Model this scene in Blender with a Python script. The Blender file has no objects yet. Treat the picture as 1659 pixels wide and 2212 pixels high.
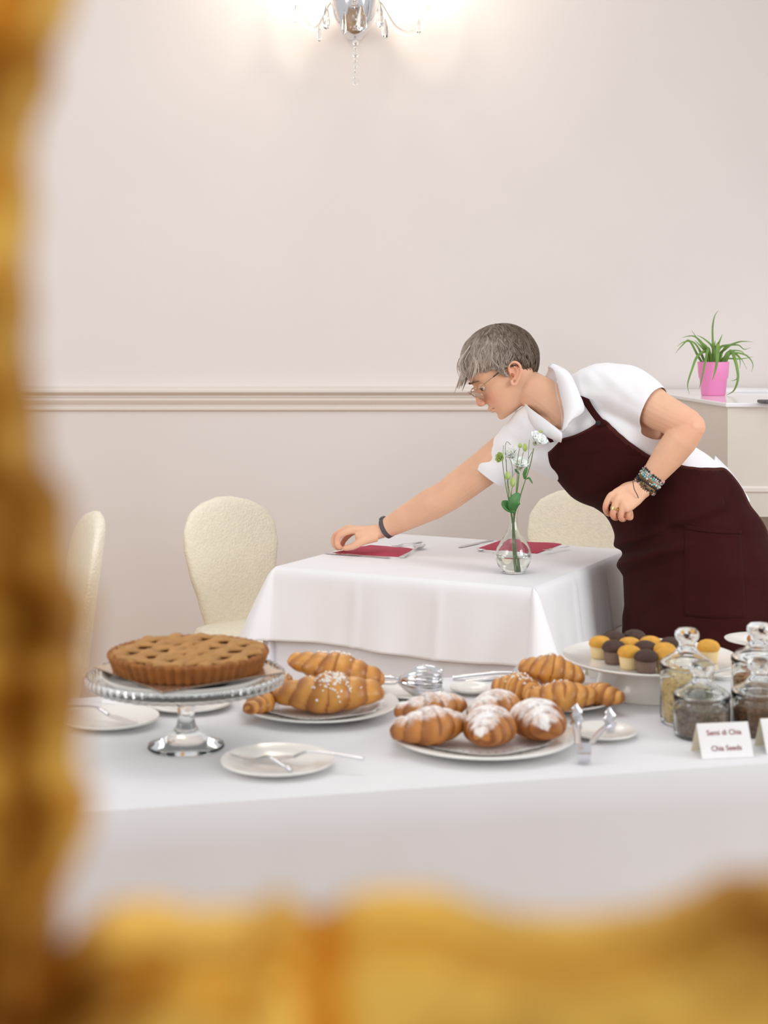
import bpy, bmesh, math, random
from mathutils import Vector, Matrix, noise
from mathutils.bvhtree import BVHTree
PI = math.pi
SC = bpy.context.scene
COL = SC.collection

# ------------------------------------------------------------------ camera, world, light, exposure
FPX, CXP, HYP, ZC = 3270.0, 829.5, 720.0, 1.434      # focal length in px, principal column, horizon row, camera height
cam_d = bpy.data.cameras.new('camera')
cam_d.sensor_fit = 'HORIZONTAL'; cam_d.sensor_width = 36.0
cam_d.lens = FPX / 1659.0 * 36.0
cam_d.shift_y = -(1106.0 - HYP) / 1659.0
cam_d.clip_start = 0.02
cam_d.dof.use_dof = True; cam_d.dof.focus_distance = 4.40
cam_d.dof.aperture_fstop = (cam_d.lens / 1000.0) / 0.0105
cam = bpy.data.objects.new('camera', cam_d); COL.objects.link(cam)
cam.location = (0, 0, ZC); cam.rotation_euler = (PI / 2, 0, 0)
SC.camera = cam

def s2l(c):
    return tuple((x / 255.0 / 12.92) if x / 255.0 <= 0.04045 else ((x / 255.0 + 0.055) / 1.055) ** 2.4 for x in c)

W = bpy.data.worlds.new('room_daylight'); SC.world = W; W.use_nodes = True
W.node_tree.nodes['Background'].inputs[0].default_value = (*s2l((250, 251, 255)), 1)
W.node_tree.nodes['Background'].inputs[1].default_value = 0.71

def area(name, loc, target, sx, sy, power, color):
    d = bpy.data.lights.new(name, 'AREA'); d.shape = 'RECTANGLE'; d.size = sx; d.size_y = sy
    d.energy = power; d.color = color
    o = bpy.data.objects.new(name, d); COL.objects.link(o); o.location = loc
    o.rotation_euler = (Vector(target) - Vector(loc)).to_track_quat('-Z', 'Y').to_euler()
    return o
area('window_daylight', (3.4, 1.9, 1.9), (0.55, 4.2, 0.4), 1.4, 1.8, 15, (0.93, 0.97, 1.0)).data.spread = math.radians(75)
area('ceiling_lamp_light', (-0.2, 3.0, 4.0), (0.0, 4.2, 0.6), 2.4, 1.6, 20, (1.0, 0.95, 0.89))
area('side_fill_light', (-3.3, 1.2, 2.4), (-0.1, 4.9, 0.9), 1.6, 2.0, 46, (1.0, 0.955, 0.90))  # added fill lamp, no known window; brightens dining cloth front and back wall
area('front_fill_light', (2.9, -0.9, 2.3), (0.4, 3.6, 0.8), 1.8, 2.0, 20, (0.96, 0.98, 1.0))  # unseen fill added to lift right-facing cloth sides and the buffet front
SC.view_settings.view_transform = 'Standard'; SC.view_settings.look = 'None'
SC.view_settings.gamma = 1.0; SC.view_settings.use_curve_mapping = False
SC.view_settings.exposure = 0.0
SC.cycles.use_denoising = True
SC.cycles.max_bounces = 14; SC.cycles.transmission_bounces = 14; SC.cycles.transparent_max_bounces = 12
SC.cycles.sample_clamp_indirect = 6.0
SC.cycles.blur_glossy = 0.5

# ------------------------------------------------------------------ placing
def P(x, y, D):                       # the point at distance D seen at photo pixel (x, y)
    return Vector(((x - CXP) * D / FPX, D, ZC - (y - HYP) * D / FPX))
def T(x, y, z):                       # the point at height z seen at photo pixel (x, y)
    return P(x, y, FPX * (ZC - z) / (y - HYP))

# ------------------------------------------------------------------ materials
MATS = {}
def mat(name, rgb, rough=0.6, metal=0.0, var=0.06, vscale=12.0, bump=0.0, bscale=200.0, bdist=0.001, kind='noise',
        trans=0.0, ior=1.45, sss=0.0, sheen=0.0, coat=0.0, rgb2=None, attr=None, rgb3=None, attr3=None, emit=None, estr=0.0, spec=0.5, ramp=(0.35, 0.65), stretch=None):
    if name in MATS: return MATS[name]
    m = bpy.data.materials.new(name); m.use_nodes = True; MATS[name] = m
    nt = m.node_tree; N = nt.nodes; L = nt.links
    b = N['Principled BSDF']
    b.inputs['Roughness'].default_value = rough; b.inputs['Metallic'].default_value = metal
    b.inputs['IOR'].default_value = ior; b.inputs['Transmission Weight'].default_value = trans
    b.inputs['Specular IOR Level'].default_value = spec
    if sss:
        b.inputs['Subsurface Weight'].default_value = sss
        b.inputs['Subsurface Radius'].default_value = (0.012, 0.005, 0.003); b.inputs['Subsurface Scale'].default_value = 0.6
    if sheen: b.inputs['Sheen Weight'].default_value = sheen; b.inputs['Sheen Roughness'].default_value = 0.4
    if coat: b.inputs['Coat Weight'].default_value = coat; b.inputs['Coat Roughness'].default_value = 0.15
    c1 = s2l(rgb)
    tc = N.new('ShaderNodeTexCoord'); src = tc.outputs['Object']
    if stretch:
        mp = N.new('ShaderNodeMapping'); mp.inputs['Scale'].default_value = stretch
        L.new(src, mp.inputs['Vector']); src = mp.outputs['Vector']
    if trans > 0.5:
        b.inputs['Base Color'].default_value = (*c1, 1)
    else:
        nz = N.new('ShaderNodeTexNoise'); nz.inputs['Scale'].default_value = vscale; nz.inputs['Detail'].default_value = 4
        L.new(src, nz.inputs['Vector'])
        mr = N.new('ShaderNodeMapRange'); mr.inputs['From Min'].default_value = ramp[0]; mr.inputs['From Max'].default_value = ramp[1]
        L.new(nz.outputs['Fac'], mr.inputs['Value'])
        mx = N.new('ShaderNodeMix'); mx.data_type = 'RGBA'
        c2 = s2l(rgb2) if rgb2 and not attr else tuple(x * (1 - var) for x in c1)
        mx.inputs[6].default_value = (*c1, 1); mx.inputs[7].default_value = (*c2, 1)
        L.new(mr.outputs['Result'], mx.inputs[0])
        out = mx.outputs[2]
        if attr:
            at = N.new('ShaderNodeAttribute'); at.attribute_name = attr
            m2 = N.new('ShaderNodeMix'); m2.data_type = 'RGBA'
            L.new(at.outputs['Fac'], m2.inputs[0]); L.new(out, m2.inputs[6]); m2.inputs[7].default_value = (*s2l(rgb2), 1)
            out = m2.outputs[2]
        if attr3:
            at = N.new('ShaderNodeAttribute'); at.attribute_name = attr3
            n3 = N.new('ShaderNodeTexNoise'); n3.inputs['Scale'].default_value = 160; n3.inputs['Detail'].default_value = 5
            L.new(tc.outputs['Object'], n3.inputs['Vector'])
            ad = N.new('ShaderNodeMath'); ad.operation = 'MULTIPLY_ADD'; ad.inputs[1].default_value = 1.4; ad.inputs[2].default_value = -0.7
            L.new(n3.outputs['Fac'], ad.inputs[0])
            a2 = N.new('ShaderNodeMath'); a2.operation = 'ADD'; a2.use_clamp = True
            L.new(ad.outputs[0], a2.inputs[0]); L.new(at.outputs['Fac'], a2.inputs[1])
            m3 = N.new('ShaderNodeMix'); m3.data_type = 'RGBA'
            mz = N.new('ShaderNodeMath'); mz.operation = 'MULTIPLY'; L.new(a2.outputs[0], mz.inputs[0])
            gt = N.new('ShaderNodeMapRange'); gt.inputs['From Min'].default_value = 0.02; gt.inputs['From Max'].default_value = 0.3
            L.new(at.outputs['Fac'], gt.inputs['Value']); L.new(gt.outputs['Result'], mz.inputs[1])
            L.new(mz.outputs[0], m3.inputs[0]); L.new(out, m3.inputs[6]); m3.inputs[7].default_value = (*s2l(rgb3), 1)
            out = m3.outputs[2]
        L.new(out, b.inputs['Base Color'])
    if bump:
        if kind == 'voronoi':
            bt = N.new('ShaderNodeTexVoronoi'); o = bt.outputs['Distance']
        elif kind == 'weave':
            bt = N.new('ShaderNodeTexMagic'); o = bt.outputs['Fac']
        else:
            bt = N.new('ShaderNodeTexNoise'); o = bt.outputs['Fac']; bt.inputs['Detail'].default_value = 5
        bt.inputs['Scale'].default_value = bscale
        L.new(src, bt.inputs['Vector'])
        bp = N.new('ShaderNodeBump'); bp.inputs['Strength'].default_value = bump; bp.inputs['Distance'].default_value = bdist
        L.new(o, bp.inputs['Height']); L.new(bp.outputs['Normal'], b.inputs['Normal'])
    if emit:
        b.inputs['Emission Color'].default_value = (*s2l(emit), 1); b.inputs['Emission Strength'].default_value = estr
    return m

M_WALL = mat('wall_paint', (232, 224, 219), 0.85, var=0.02, vscale=2.0, bump=0.05, bscale=300)
M_TRIM = mat('trim_paint', (230, 220, 211), 0.6, var=0.02, vscale=3.0)
M_FLOOR = mat('floor_wood', (206, 170, 132), 0.5, var=0.3, vscale=5, stretch=(1, 8, 1))
M_CLOTH = mat('white_linen', (236, 234, 235), 0.85, var=0.02, vscale=6, bump=0.12, bscale=900, bdist=0.0005, sheen=0.1)
M_UNDER = mat('white_undercloth', (230, 229, 233), 0.9, var=0.02, vscale=6, bump=0.12, bscale=700, bdist=0.0005)
M_COVER = mat('cream_chair_cover', (243, 234, 212), 0.9, var=0.05, vscale=60, bump=0.45, bscale=110, bdist=0.004, kind='voronoi', sheen=0.2)
M_CERAMIC = mat('white_porcelain', (240, 237, 230), 0.18, var=0.01, coat=0.3)
M_PAPER = mat('white_paper', (246, 244, 242), 0.9, var=0.02, vscale=40)
M_CREAM = mat('cream_card', (240, 232, 205), 0.85, var=0.02)
M_INK = mat('red_ink', (150, 70, 72), 0.8)
M_GLASS = mat('clear_glass', (252, 255, 254), 0.015, trans=1.0, ior=1.45)
M_WATER = mat('water', (250, 252, 250), 0.0, trans=1.0, ior=1.33)
M_STEEL = mat('polished_steel', (222, 222, 225), 0.16, metal=1.0, var=0.03)
M_SILVER = mat('silver', (228, 227, 228), 0.1, metal=1.0, var=0.04)
M_FOIL = mat('cake_board_foil', (226, 205, 180), 0.22, metal=0.85, var=0.1)
M_BLACK = mat('black_board_edge', (60, 58, 56), 0.5)
M_NAPKIN = mat('burgundy_napkin', (188, 72, 94), 0.9, var=0.1, vscale=30, bump=0.3, bscale=500)
M_SKIN = mat('skin', (234, 185, 152), 0.5, var=0.08, vscale=16, sss=0.25, bump=0.06, bscale=300, rgb2=(226, 158, 132), attr='blush')
M_LIP = mat('lips', (186, 112, 100), 0.5, var=0.1)
M_BROW = mat('eyebrow_hair', (132, 104, 80), 0.8, var=0.2, vscale=300)
M_EYE = mat('eye_white', (232, 226, 220), 0.15)
M_IRIS = mat('dark_iris', (58, 50, 36), 0.12)
M_HAIR = mat('grey_brown_hair', (92, 74, 58), 0.5, var=0.2, vscale=70, rgb2=(204, 190, 178), attr='grey')
M_SHIRT = mat('white_cotton_shirt', (240, 239, 242), 0.85, var=0.02, bump=0.1, bscale=900, bdist=0.0004, sheen=0.1)
M_APRON = mat('burgundy_apron_cloth', (54, 19, 18), 0.95, var=0.12, vscale=10, bump=0.15, bscale=800, bdist=0.0004, sheen=0.04, spec=0.15)
M_APTRIM = mat('apron_binding', (72, 32, 28), 0.9, var=0.08, spec=0.25)
M_TROUSER = mat('black_trousers', (38, 34, 36), 0.9)
M_SHOE = mat('black_leather', (28, 26, 26), 0.4)
M_BAND = mat('grey_rubber_band', (84, 78, 84), 0.5)
M_GOLDFR = mat('spectacle_metal', (190, 158, 134), 0.25, metal=0.9)
M_DARKTIP = mat('spectacle_dark_tip', (70, 56, 48), 0.4)
M_RING = mat('gold_ring', (236, 206, 140), 0.2, metal=1.0)
M_CORD = mat('dark_cord', (52, 36, 32), 0.7)
M_PINK = mat('pink_glazed_pot', (248, 148, 202), 0.35, var=0.03)
M_SOIL = mat('potting_soil', (92, 62, 40), 0.95, var=0.4, vscale=120)
M_LEAF = mat('spiky_leaf', (126, 164, 78), 0.5, var=0.35, vscale=14, sss=0.05)
M_STEM = mat('flower_stem_green', (112, 140, 78), 0.5, var=0.3, vscale=40)
M_FLEAF = mat('broad_green_leaf', (70, 128, 62), 0.45, var=0.35, vscale=40)
M_PETAL = mat('white_petal', (252, 253, 248), 0.7, var=0.02, sss=0.35)
M_BUD = mat('green_bud', (178, 200, 116), 0.6, var=0.2, vscale=60)
M_COUNTER = mat('counter_panel_paint', (222, 212, 201), 0.6, var=0.02)
M_CTOP = mat('counter_gloss_top', (240, 238, 238), 0.12, var=0.01, coat=0.4)
M_DARKGREY = mat('dark_grey_plastic', (92, 88, 90), 0.4)
M_CRO = mat('croissant_crust', (226, 160, 74), 0.36, var=0.2, vscale=38, rgb2=(150, 78, 22), attr='tone', bump=0.35, bscale=130, bdist=0.002, sss=0.05, coat=0.15)
M_CROS = mat('sugared_croissant_crust', (206, 136, 66), 0.45, var=0.2, vscale=38, rgb2=(132, 72, 28), attr='tone', rgb3=(250, 247, 244), attr3='sugar', bump=0.35, bscale=130, bdist=0.002)
M_PEARL = mat('pearl_sugar', (250, 246, 238), 0.5, var=0.03)
M_YMUF = mat('yellow_muffin_cake', (228, 168, 66), 0.75, var=0.2, vscale=60, bump=0.5, bscale=180, bdist=0.002)
M_CMUF = mat('chocolate_muffin_cake', (84, 62, 52), 0.8, var=0.35, vscale=70, bump=0.7, bscale=170, bdist=0.003)
M_YCUP = mat('pale_muffin_paper', (238, 212, 160), 0.85, var=0.06)
M_CCUP = mat('brown_muffin_paper', (132, 108, 96), 0.8, var=0.15)
M_CRUST = mat('tart_crust', (166, 104, 48), 0.7, var=0.3, vscale=40, bump=0.4, bscale=200, bdist=0.001)
M_LATT = mat('tart_lattice_pastry', (190, 140, 82), 0.75, var=0.18, vscale=30, bump=0.4, bscale=180, bdist=0.001)
M_JAM = mat('tart_filling', (168, 112, 60), 0.5, var=0.4, vscale=50)
M_OATS = mat('oat_muesli', (226, 194, 132), 0.9, var=0.4, vscale=160, rgb2=(150, 112, 70), bump=1.0, bscale=150, bdist=0.004, ramp=(0.5, 0.68))
M_CHIA = mat('chia_seed', (92, 74, 62), 0.7, var=0.5, vscale=240, rgb2=(146, 122, 102), bump=0.8, bscale=260, bdist=0.002)
M_FLAKE = mat('brown_flakes', (146, 102, 72), 0.85, var=0.4, vscale=150, rgb2=(92, 60, 42), bump=1.0, bscale=140, bdist=0.004)
M_FRUITMIX = mat('fruit_muesli', (196, 150, 112), 0.85, var=0.4, vscale=90, rgb2=(140, 72, 52), bump=1.0, bscale=120, bdist=0.004, ramp=(0.5, 0.62))
M_GILT = mat('gilded_wood', (250, 200, 90), 0.42, metal=0.55, var=0.4, vscale=17, rgb2=(156, 96, 16), bump=0.4, bscale=120, bdist=0.003, ramp=(0.44, 0.64))
M_WOOD = mat('dark_wood_leg', (96, 70, 50), 0.5, var=0.2)
M_BULB = mat('lit_bulb', (255, 240, 220), 0.4, emit=(255, 232, 200), estr=14.0)
M_CRYSTAL = mat('crystal_glass', (250, 252, 252), 0.03, trans=1.0, ior=1.5)
BEADS = [mat('bead_%s' % n, c, 0.3) for n, c in (('turquoise', (120, 190, 196)), ('black', (44, 40, 44)), ('brown', (122, 84, 58)), ('pale', (214, 204, 196)), ('pink', (214, 160, 164)), ('olive', (110, 104, 62)))]

# ------------------------------------------------------------------ mesh building
class MB:
    def __init__(s):
        s.v = []; s.f = []; s.m = []; s.mats = []; s.cur = 0; s.attr = {}
    def use(s, m):
        if m not in s.mats: s.mats.append(m)
        s.cur = s.mats.index(m); return s
    def face(s, idx): s.f.append(tuple(idx)); s.m.append(s.cur)
    def rings(s, rings, cap0=True, cap1=True, closed=True):
        n = len(rings[0]); b0 = len(s.v)
        for r in rings: s.v.extend(Vector(p) for p in r)
        for i in range(len(rings) - 1):
            for j in range(n if closed else n - 1):
                a = b0 + i * n + j; b = b0 + i * n + (j + 1) % n
                s.face((a, b, b + n, a + n))
        if closed and cap0: s.face([b0 + j for j in range(n)][::-1])
        if closed and cap1: s.face([b0 + (len(rings) - 1) * n + j for j in range(n)])
        return b0
    def lathe(s, prof, n=48, c=(0, 0, 0), mod=None, cap0=True, cap1=True):
        c = Vector(c); R = []
        for r, z in prof:
            R.append([c + Vector(((r if not mod else mod(2 * PI * j / n, r, z)) * math.cos(2 * PI * j / n), (r if not mod else mod(2 * PI * j / n, r, z)) * math.sin(2 * PI * j / n), z)) for j in range(n)])
        return s.rings(R, cap0, cap1)
    def tube(s, pts, rad, n=10, cap=True, flat=1.0, up=None):
        pts = [Vector(p) for p in pts]; k = len(pts)
        if not hasattr(rad, '__len__'): rad = [rad] * k
        R = []; ref = None
        for i in range(k):
            t = (pts[min(i + 1, k - 1)] - pts[max(i - 1, 0)]).normalized()
            if up is not None: a = t.cross(Vector(up))
            elif ref is None: a = t.cross(Vector((0, 0, 1))) if abs(t.z) < 0.9 else t.cross(Vector((1, 0, 0)))
            else: a = ref - t * ref.dot(t)
            a.normalize(); ref = a; b = t.cross(a)
            R.append([pts[i] + (a * math.cos(2 * PI * j / n) + b * math.sin(2 * PI * j / n) * flat) * rad[i] for j in range(n)])
        return s.rings(R, cap, cap)
    def ell(s, c, r, n=16, k=10, rot=None):
        c = Vector(c); rot = rot or Matrix.Identity(3); R = []
        if not hasattr(r, '__len__'): r = (r, r, r)
        for i in range(k + 1):
            th = PI * (i + 0.02) / (k + 0.04)
            R.append([c + rot @ Vector((r[0] * math.sin(th) * math.cos(2 * PI * j / n), r[1] * math.sin(th) * math.sin(2 * PI * j / n), -r[2] * math.cos(th))) for j in range(n)])
        return s.rings(R)
    def box(s, c, d, rot=None, bev=0.0):
        c = Vector(c); rot = rot or Matrix.Identity(3); hx, hy, hz = [x / 2 for x in d]
        bev = min(bev, hx * .9, hy * .9, hz * .9)
        def ring(ix, iy, z):
            pts = []
            for (sx, sy) in ((1, 1), (-1, 1), (-1, -1), (1, -1)):
                if bev:
                    a0 = math.atan2(sy, sx) - PI / 4
                    for q in range(4):
                        a = a0 + q * PI / 6
                        pts.append((sx * (ix - bev) + bev * math.cos(a), sy * (iy - bev) + bev * math.sin(a), z))
                else: pts.append((sx * ix, sy * iy, z))
            return [c + rot @ Vector(p) for p in pts]
        if bev:
            e = bev * .5
            s.rings([ring(hx - e, hy - e, -hz), ring(hx, hy, -hz + e), ring(hx, hy, hz - e), ring(hx - e, hy - e, hz)])
        else: s.rings([ring(hx, hy, -hz), ring(hx, hy, hz)])
    def grid(s, pts):                 # open surface, rows of points
        b0 = len(s.v); n = len(pts[0])
        for r in pts: s.v.extend(Vector(p) for p in r)
        for i in range(len(pts) - 1):
            for j in range(n - 1):
                a = b0 + i * n + j; s.face((a, a + 1, a + 1 + n, a + n))
        return b0
    def mesh(s, name):
        me = bpy.data.meshes.new(name); me.from_pydata([tuple(v) for v in s.v], [], s.f); me.update()
        return me
    def build(s, name, m=None, parent=None, world=False, smooth=True, angle=50, recalc=True):
        me = s.mesh(name)
        if s.mats:
            for x in s.mats: me.materials.append(x)
            me.polygons.foreach_set('material_index', s.m)
        else: me.materials.append(m)
        for k, vals in s.attr.items():
            a = me.attributes.new(k, 'FLOAT', 'POINT'); a.data.foreach_set('value', vals)
        return finish(name, me, parent, world, smooth, angle, recalc)

def finish(name, me, parent=None, world=False, smooth=True, angle=50, recalc=True):
    if recalc:
        bm = bmesh.new(); bm.from_mesh(me); bmesh.ops.recalc_face_normals(bm, faces=bm.faces); bm.to_mesh(me); bm.free()
    if smooth:
        me.polygons.foreach_set('use_smooth', [True] * len(me.polygons))
        try: me.set_sharp_from_angle(angle=math.radians(angle))
        except Exception: pass
    o = bpy.data.objects.new(name, me); COL.objects.link(o)
    if parent is not None:
        o.parent = parent
        if world:
            root = parent
            while root.parent is not None: root = root.parent
            me.transform(root.matrix_basis.inverted())
    return o

def thing(name, label, cat, loc=(0, 0, 0), rotz=0.0, group=None):
    o = bpy.data.objects.new(name, None); COL.objects.link(o); o.empty_display_size = 0.05
    o.location = loc; o.rotation_euler = (0, 0, rotz); o['label'] = label; o['category'] = cat
    if group: o['group'] = group
    bpy.context.view_layer.update()
    return o
def tag(o, label, cat, group=None, kind=None):
    o['label'] = label; o['category'] = cat
    if group: o['group'] = group
    if kind: o['kind'] = kind
    return o
def struct(o): o['kind'] = 'structure'; return o
def place(o, loc, rot=(0, 0, 0), s=None):
    o.location = loc; o.rotation_euler = rot
    if s: o.scale = (s, s, s) if not hasattr(s, '__len__') else s
    return o
def dup(root, loc, rot=(0, 0, 0), label=None, s=None):
    r = root.copy(); COL.objects.link(r); place(r, loc, rot, s)
    if label: r['label'] = label
    for ch in list(root.children):
        c = ch.copy(); COL.objects.link(c); c.parent = r
        for g in ch.children:
            d = g.copy(); COL.objects.link(d); d.parent = c
    return r
def cr(pts, n):                       # Catmull-Rom through points (Vectors or tuples), n samples a span
    pts = [Vector(p) for p in pts]; out = []
    for i in range(len(pts) - 1):
        p0 = pts[max(i - 1, 0)]; p1 = pts[i]; p2 = pts[i + 1]; p3 = pts[min(i + 2, len(pts) - 1)]
        for q in range(n):
            t = q / n
            out.append(0.5 * ((2 * p1) + (p2 - p0) * t + (2 * p0 - 5 * p1 + 4 * p2 - p3) * t * t + (3 * p1 - p0 - 3 * p2 + p3) * t ** 3))
    out.append(pts[-1]); return out
def lerp(a, b, t): return a + (b - a) * t
def interp(tab, x):                   # piecewise-linear rows (x, v1, v2, ...)
    if x <= tab[0][0]: return tab[0][1:]
    for a, b in zip(tab, tab[1:]):
        if x <= b[0]:
            t = (x - a[0]) / (b[0] - a[0]); t = t * t * (3 - 2 * t) * .5 + t * .5
            return tuple(lerp(p, q, t) for p, q in zip(a[1:], b[1:]))
    return tab[-1][1:]
def remeshed(mb, voxel, smooth=4, fac=0.5):
    me = mb.mesh('remesh'); o = bpy.data.objects.new('remesh', me); COL.objects.link(o)
    bm = bmesh.new(); bm.from_mesh(me); bmesh.ops.recalc_face_normals(bm, faces=bm.faces); bm.to_mesh(me); bm.free()
    r = o.modifiers.new('r', 'REMESH'); r.mode = 'VOXEL'; r.voxel_size = voxel
    if smooth:
        q = o.modifiers.new('s', 'SMOOTH'); q.iterations = smooth; q.factor = fac
    bpy.context.view_layer.update()
    ev = o.evaluated_get(bpy.context.evaluated_depsgraph_get())
    out = bpy.data.meshes.new_from_object(ev)
    bpy.data.objects.remove(o); bpy.data.meshes.remove(me)
    return out
def bvh_of(me):
    bm = bmesh.new(); bm.from_mesh(me); t = BVHTree.FromBMesh(bm); bm.free(); return t
EYE = Vector((0, 0, ZC))
def surf(bvh, x, y, off=0.0, fallback=4.3):      # where the ray through a photo pixel meets a garment
    d = (P(x, y, 1.0) - EYE).normalized()
    h = bvh.ray_cast(EYE, d)[0]
    return (h if h is not None else P(x, y, fallback)) - d * off

# ------------------------------------------------------------------ the room
def slab(name, lo, hi, m):
    mb = MB(); mb.box([(a + b) / 2 for a, b in zip(lo, hi)], [b - a for a, b in zip(lo, hi)])
    return struct(mb.build(name, m, smooth=False))
WALL_Y = 5.9
slab('floor', (-4.5, -1.5, -0.1), (4.5, WALL_Y, 0.0), M_FLOOR)
slab('wall_back', (-4.5, WALL_Y, -0.1), (4.5, WALL_Y + 0.15, 4.2), M_WALL)
def moulding(name, prof):
    mb = MB(); mb.rings([[(x, WALL_Y - d, z) for d, z in prof] for x in (-4.5, 1.0)])
    return struct(mb.build(name, M_TRIM, angle=25))
moulding('trim_1', [(0, 1.132), (.010, 1.132), (.016, 1.137), (.016, 1.142), (.010, 1.147), (.012, 1.156), (.022, 1.166), (.026, 1.174), (.024, 1.182), (.014, 1.186), (.014, 1.192), (.036, 1.200), (.044, 1.206), (.044, 1.214), (.038, 1.219), (.010, 1.226), (0, 1.228)])
moulding('baseboard_back', [(0, 0), (.018, 0), (.018, .10), (.012, .118), (0, .125)])
# ------------------------------------------------------------------ dining table with two cloths
TZ = 0.75
FL, FR, BR, BL = T(590, 1225, TZ), T(1165, 1270, TZ), T(1350, 1190, TZ), T(870, 1155, TZ)
tc_ = (FL + FR + BR + BL) / 4
e1 = ((FR - FL) + (BR - BL)); e1.z = 0; e1.normalize()           # along the front edge
e2 = Vector((-e1.y, e1.x, 0))
TH = 0.40                                                         # half side
tang = math.atan2(e1.y, e1.x)
table = thing('dining_table', 'square dining table hidden under white cloths, beside the bending waitress', 'table', (tc_.x, tc_.y, 0), tang)
mb = MB(); mb.box((0, 0, TZ - 0.022), (0.795, 0.795, 0.03), bev=0.006); mb.build('tabletop', M_WOOD, table)
for sx in (-1, 1):
    for sy in (-1, 1):
        mb = MB(); mb.tube([(sx * .33, sy * .33, 0), (sx * .34, sy * .34, TZ - .037)], [.02, .028], 8); mb.build('leg', M_WOOD, table)

def drape(name, half, top, drop, flare, corner, waves, m, seed, rnd=0.012, nside=60, ncor=28, rows=26, crease=None, hem=None, low=None):
    mb = MB(); rng = random.Random(seed); cols = []
    per = []
    for k in range(4):
        a = k * PI / 2
        d = Vector((math.cos(a), math.sin(a), 0)); t = Vector((-math.sin(a), math.cos(a), 0))
        hs = half[0] if k % 2 == 0 else half[1]; ho = half[1] if k % 2 == 0 else half[0]
        for i in range(nside):
            u = -1 + 2 * (i + .5) / nside
            per.append(('s', k, d, t, hs, ho, u))
        d2 = Vector((-math.sin(a), math.cos(a), 0))
        for i in range(ncor + 1):
            per.append(('c', k, d, d2, hs, ho, i / ncor))
    ph = [rng.uniform(0, 6.28) for _ in range(12)]
    for idx, p in enumerate(per):
        colm = []
        if p[0] == 's':
            _, k, d, t, hs, ho, u = p
            base = d * hs + t * (u * ho)
            for i in range(rows + 1):
                q = i / rows; z = drop * q
                edge = max(0, 1 - (1 - abs(u)) * ho / 0.16)
                w = waves * q * (math.sin(u * ho * 23 + ph[k]) + .6 * math.sin(u * ho * 41 + ph[k + 4])) * (1 - edge)
                cre = 0
                if crease:
                    for cu in crease: cre += .006 * math.exp(-((u * ho - cu) / .009) ** 2) * min(1, q * 4)
                out = rnd * (1 - math.exp(-z / (rnd * .7))) + flare * q ** 1.2 + w + cre + edge ** 2 * .012 * q
                hz = 0 if not hem else hem * q * math.sin(u * ho * 9 + ph[k + 2])
                colm.append(base + d * out + Vector((0, 0, top - z + hz - rnd * .2 * (q > 0))))
        else:
            _, k, d, d2, hs, ho, v = p
            base = d * hs + d2 * ho
            phi = v * PI / 2
            L = drop / max(math.cos(phi), math.sin(phi))
            dg = (d + d2).normalized(); lt = (d2 - d).normalized()
            s2 = math.sin(2 * phi) ** 0.85
            for i in range(rows + 1):
                q = i / rows; z = L * q
                o0 = rnd * (1 - math.exp(-z / (rnd * .7)))
                fl = flare * q ** 1.2 + .012 * q
                fin = corner * s2 * z * (1 - .25 * q)
                side = -math.sin(4 * phi) * .10 * z + lerp(-1, 1, v) * .004 * q
                colm.append(base + (d * (1 - v) + d2 * v).normalized() * (o0 + fl) + dg * fin + lt * side + Vector((0, 0, top - z * (1 - .10 * s2) - rnd * .2 * (q > 0))))
        if low is not None:
            for q in colm: q.z = max(q.z, low)
        cols.append(colm)
    n = len(cols)
    b0 = mb.rings([[cols[j][i] for j in range(n)] for i in range(rows + 1)], cap0=False, cap1=False)
    # top: rings shrinking to the middle
    prev = [b0 + j for j in range(n)]
    for s in (0.985, 0.9, 0.7, 0.4, 0.15):
        b = len(mb.v)
        for j in range(n):
            q = cols[j][0]; mb.v.append(Vector((q.x * s, q.y * s, top)))
        for j in range(n):
            mb.face((prev[j], b + j, b + (j + 1) % n, prev[(j + 1) % n]))
        prev = [b + j for j in range(n)]
    mb.face(prev[::-1])
    return mb
mb = drape('undercloth', (TH, TH), TZ - 0.004, TZ - 0.012, .02, .10, .006, M_UNDER, 3, crease=(-.12, .2), low=.004)
uc = mb.build('under_tablecloth', M_UNDER, angle=60)
place(uc, (tc_.x, tc_.y, 0), (0, 0, tang)); tag(uc, 'long white under cloth reaching the floor, below the square top cloth', 'tablecloth')
mb = drape('topcloth', (TH + .004, TH + .004), TZ + .001, .205, .026, .36, .005, M_CLOTH, 11, crease=(-.13, .13), hem=.006)
oc = mb.build('top_tablecloth', M_CLOTH, angle=60)
sl = oc.modifiers.new('thick', 'SOLIDIFY'); sl.thickness = .0012; sl.offset = 1
place(oc, (tc_.x, tc_.y, 0), (0, 0, tang)); tag(oc, 'white square tablecloth the waitress is laying, with hanging corners', 'tablecloth')
TT = TZ + .0025

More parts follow.
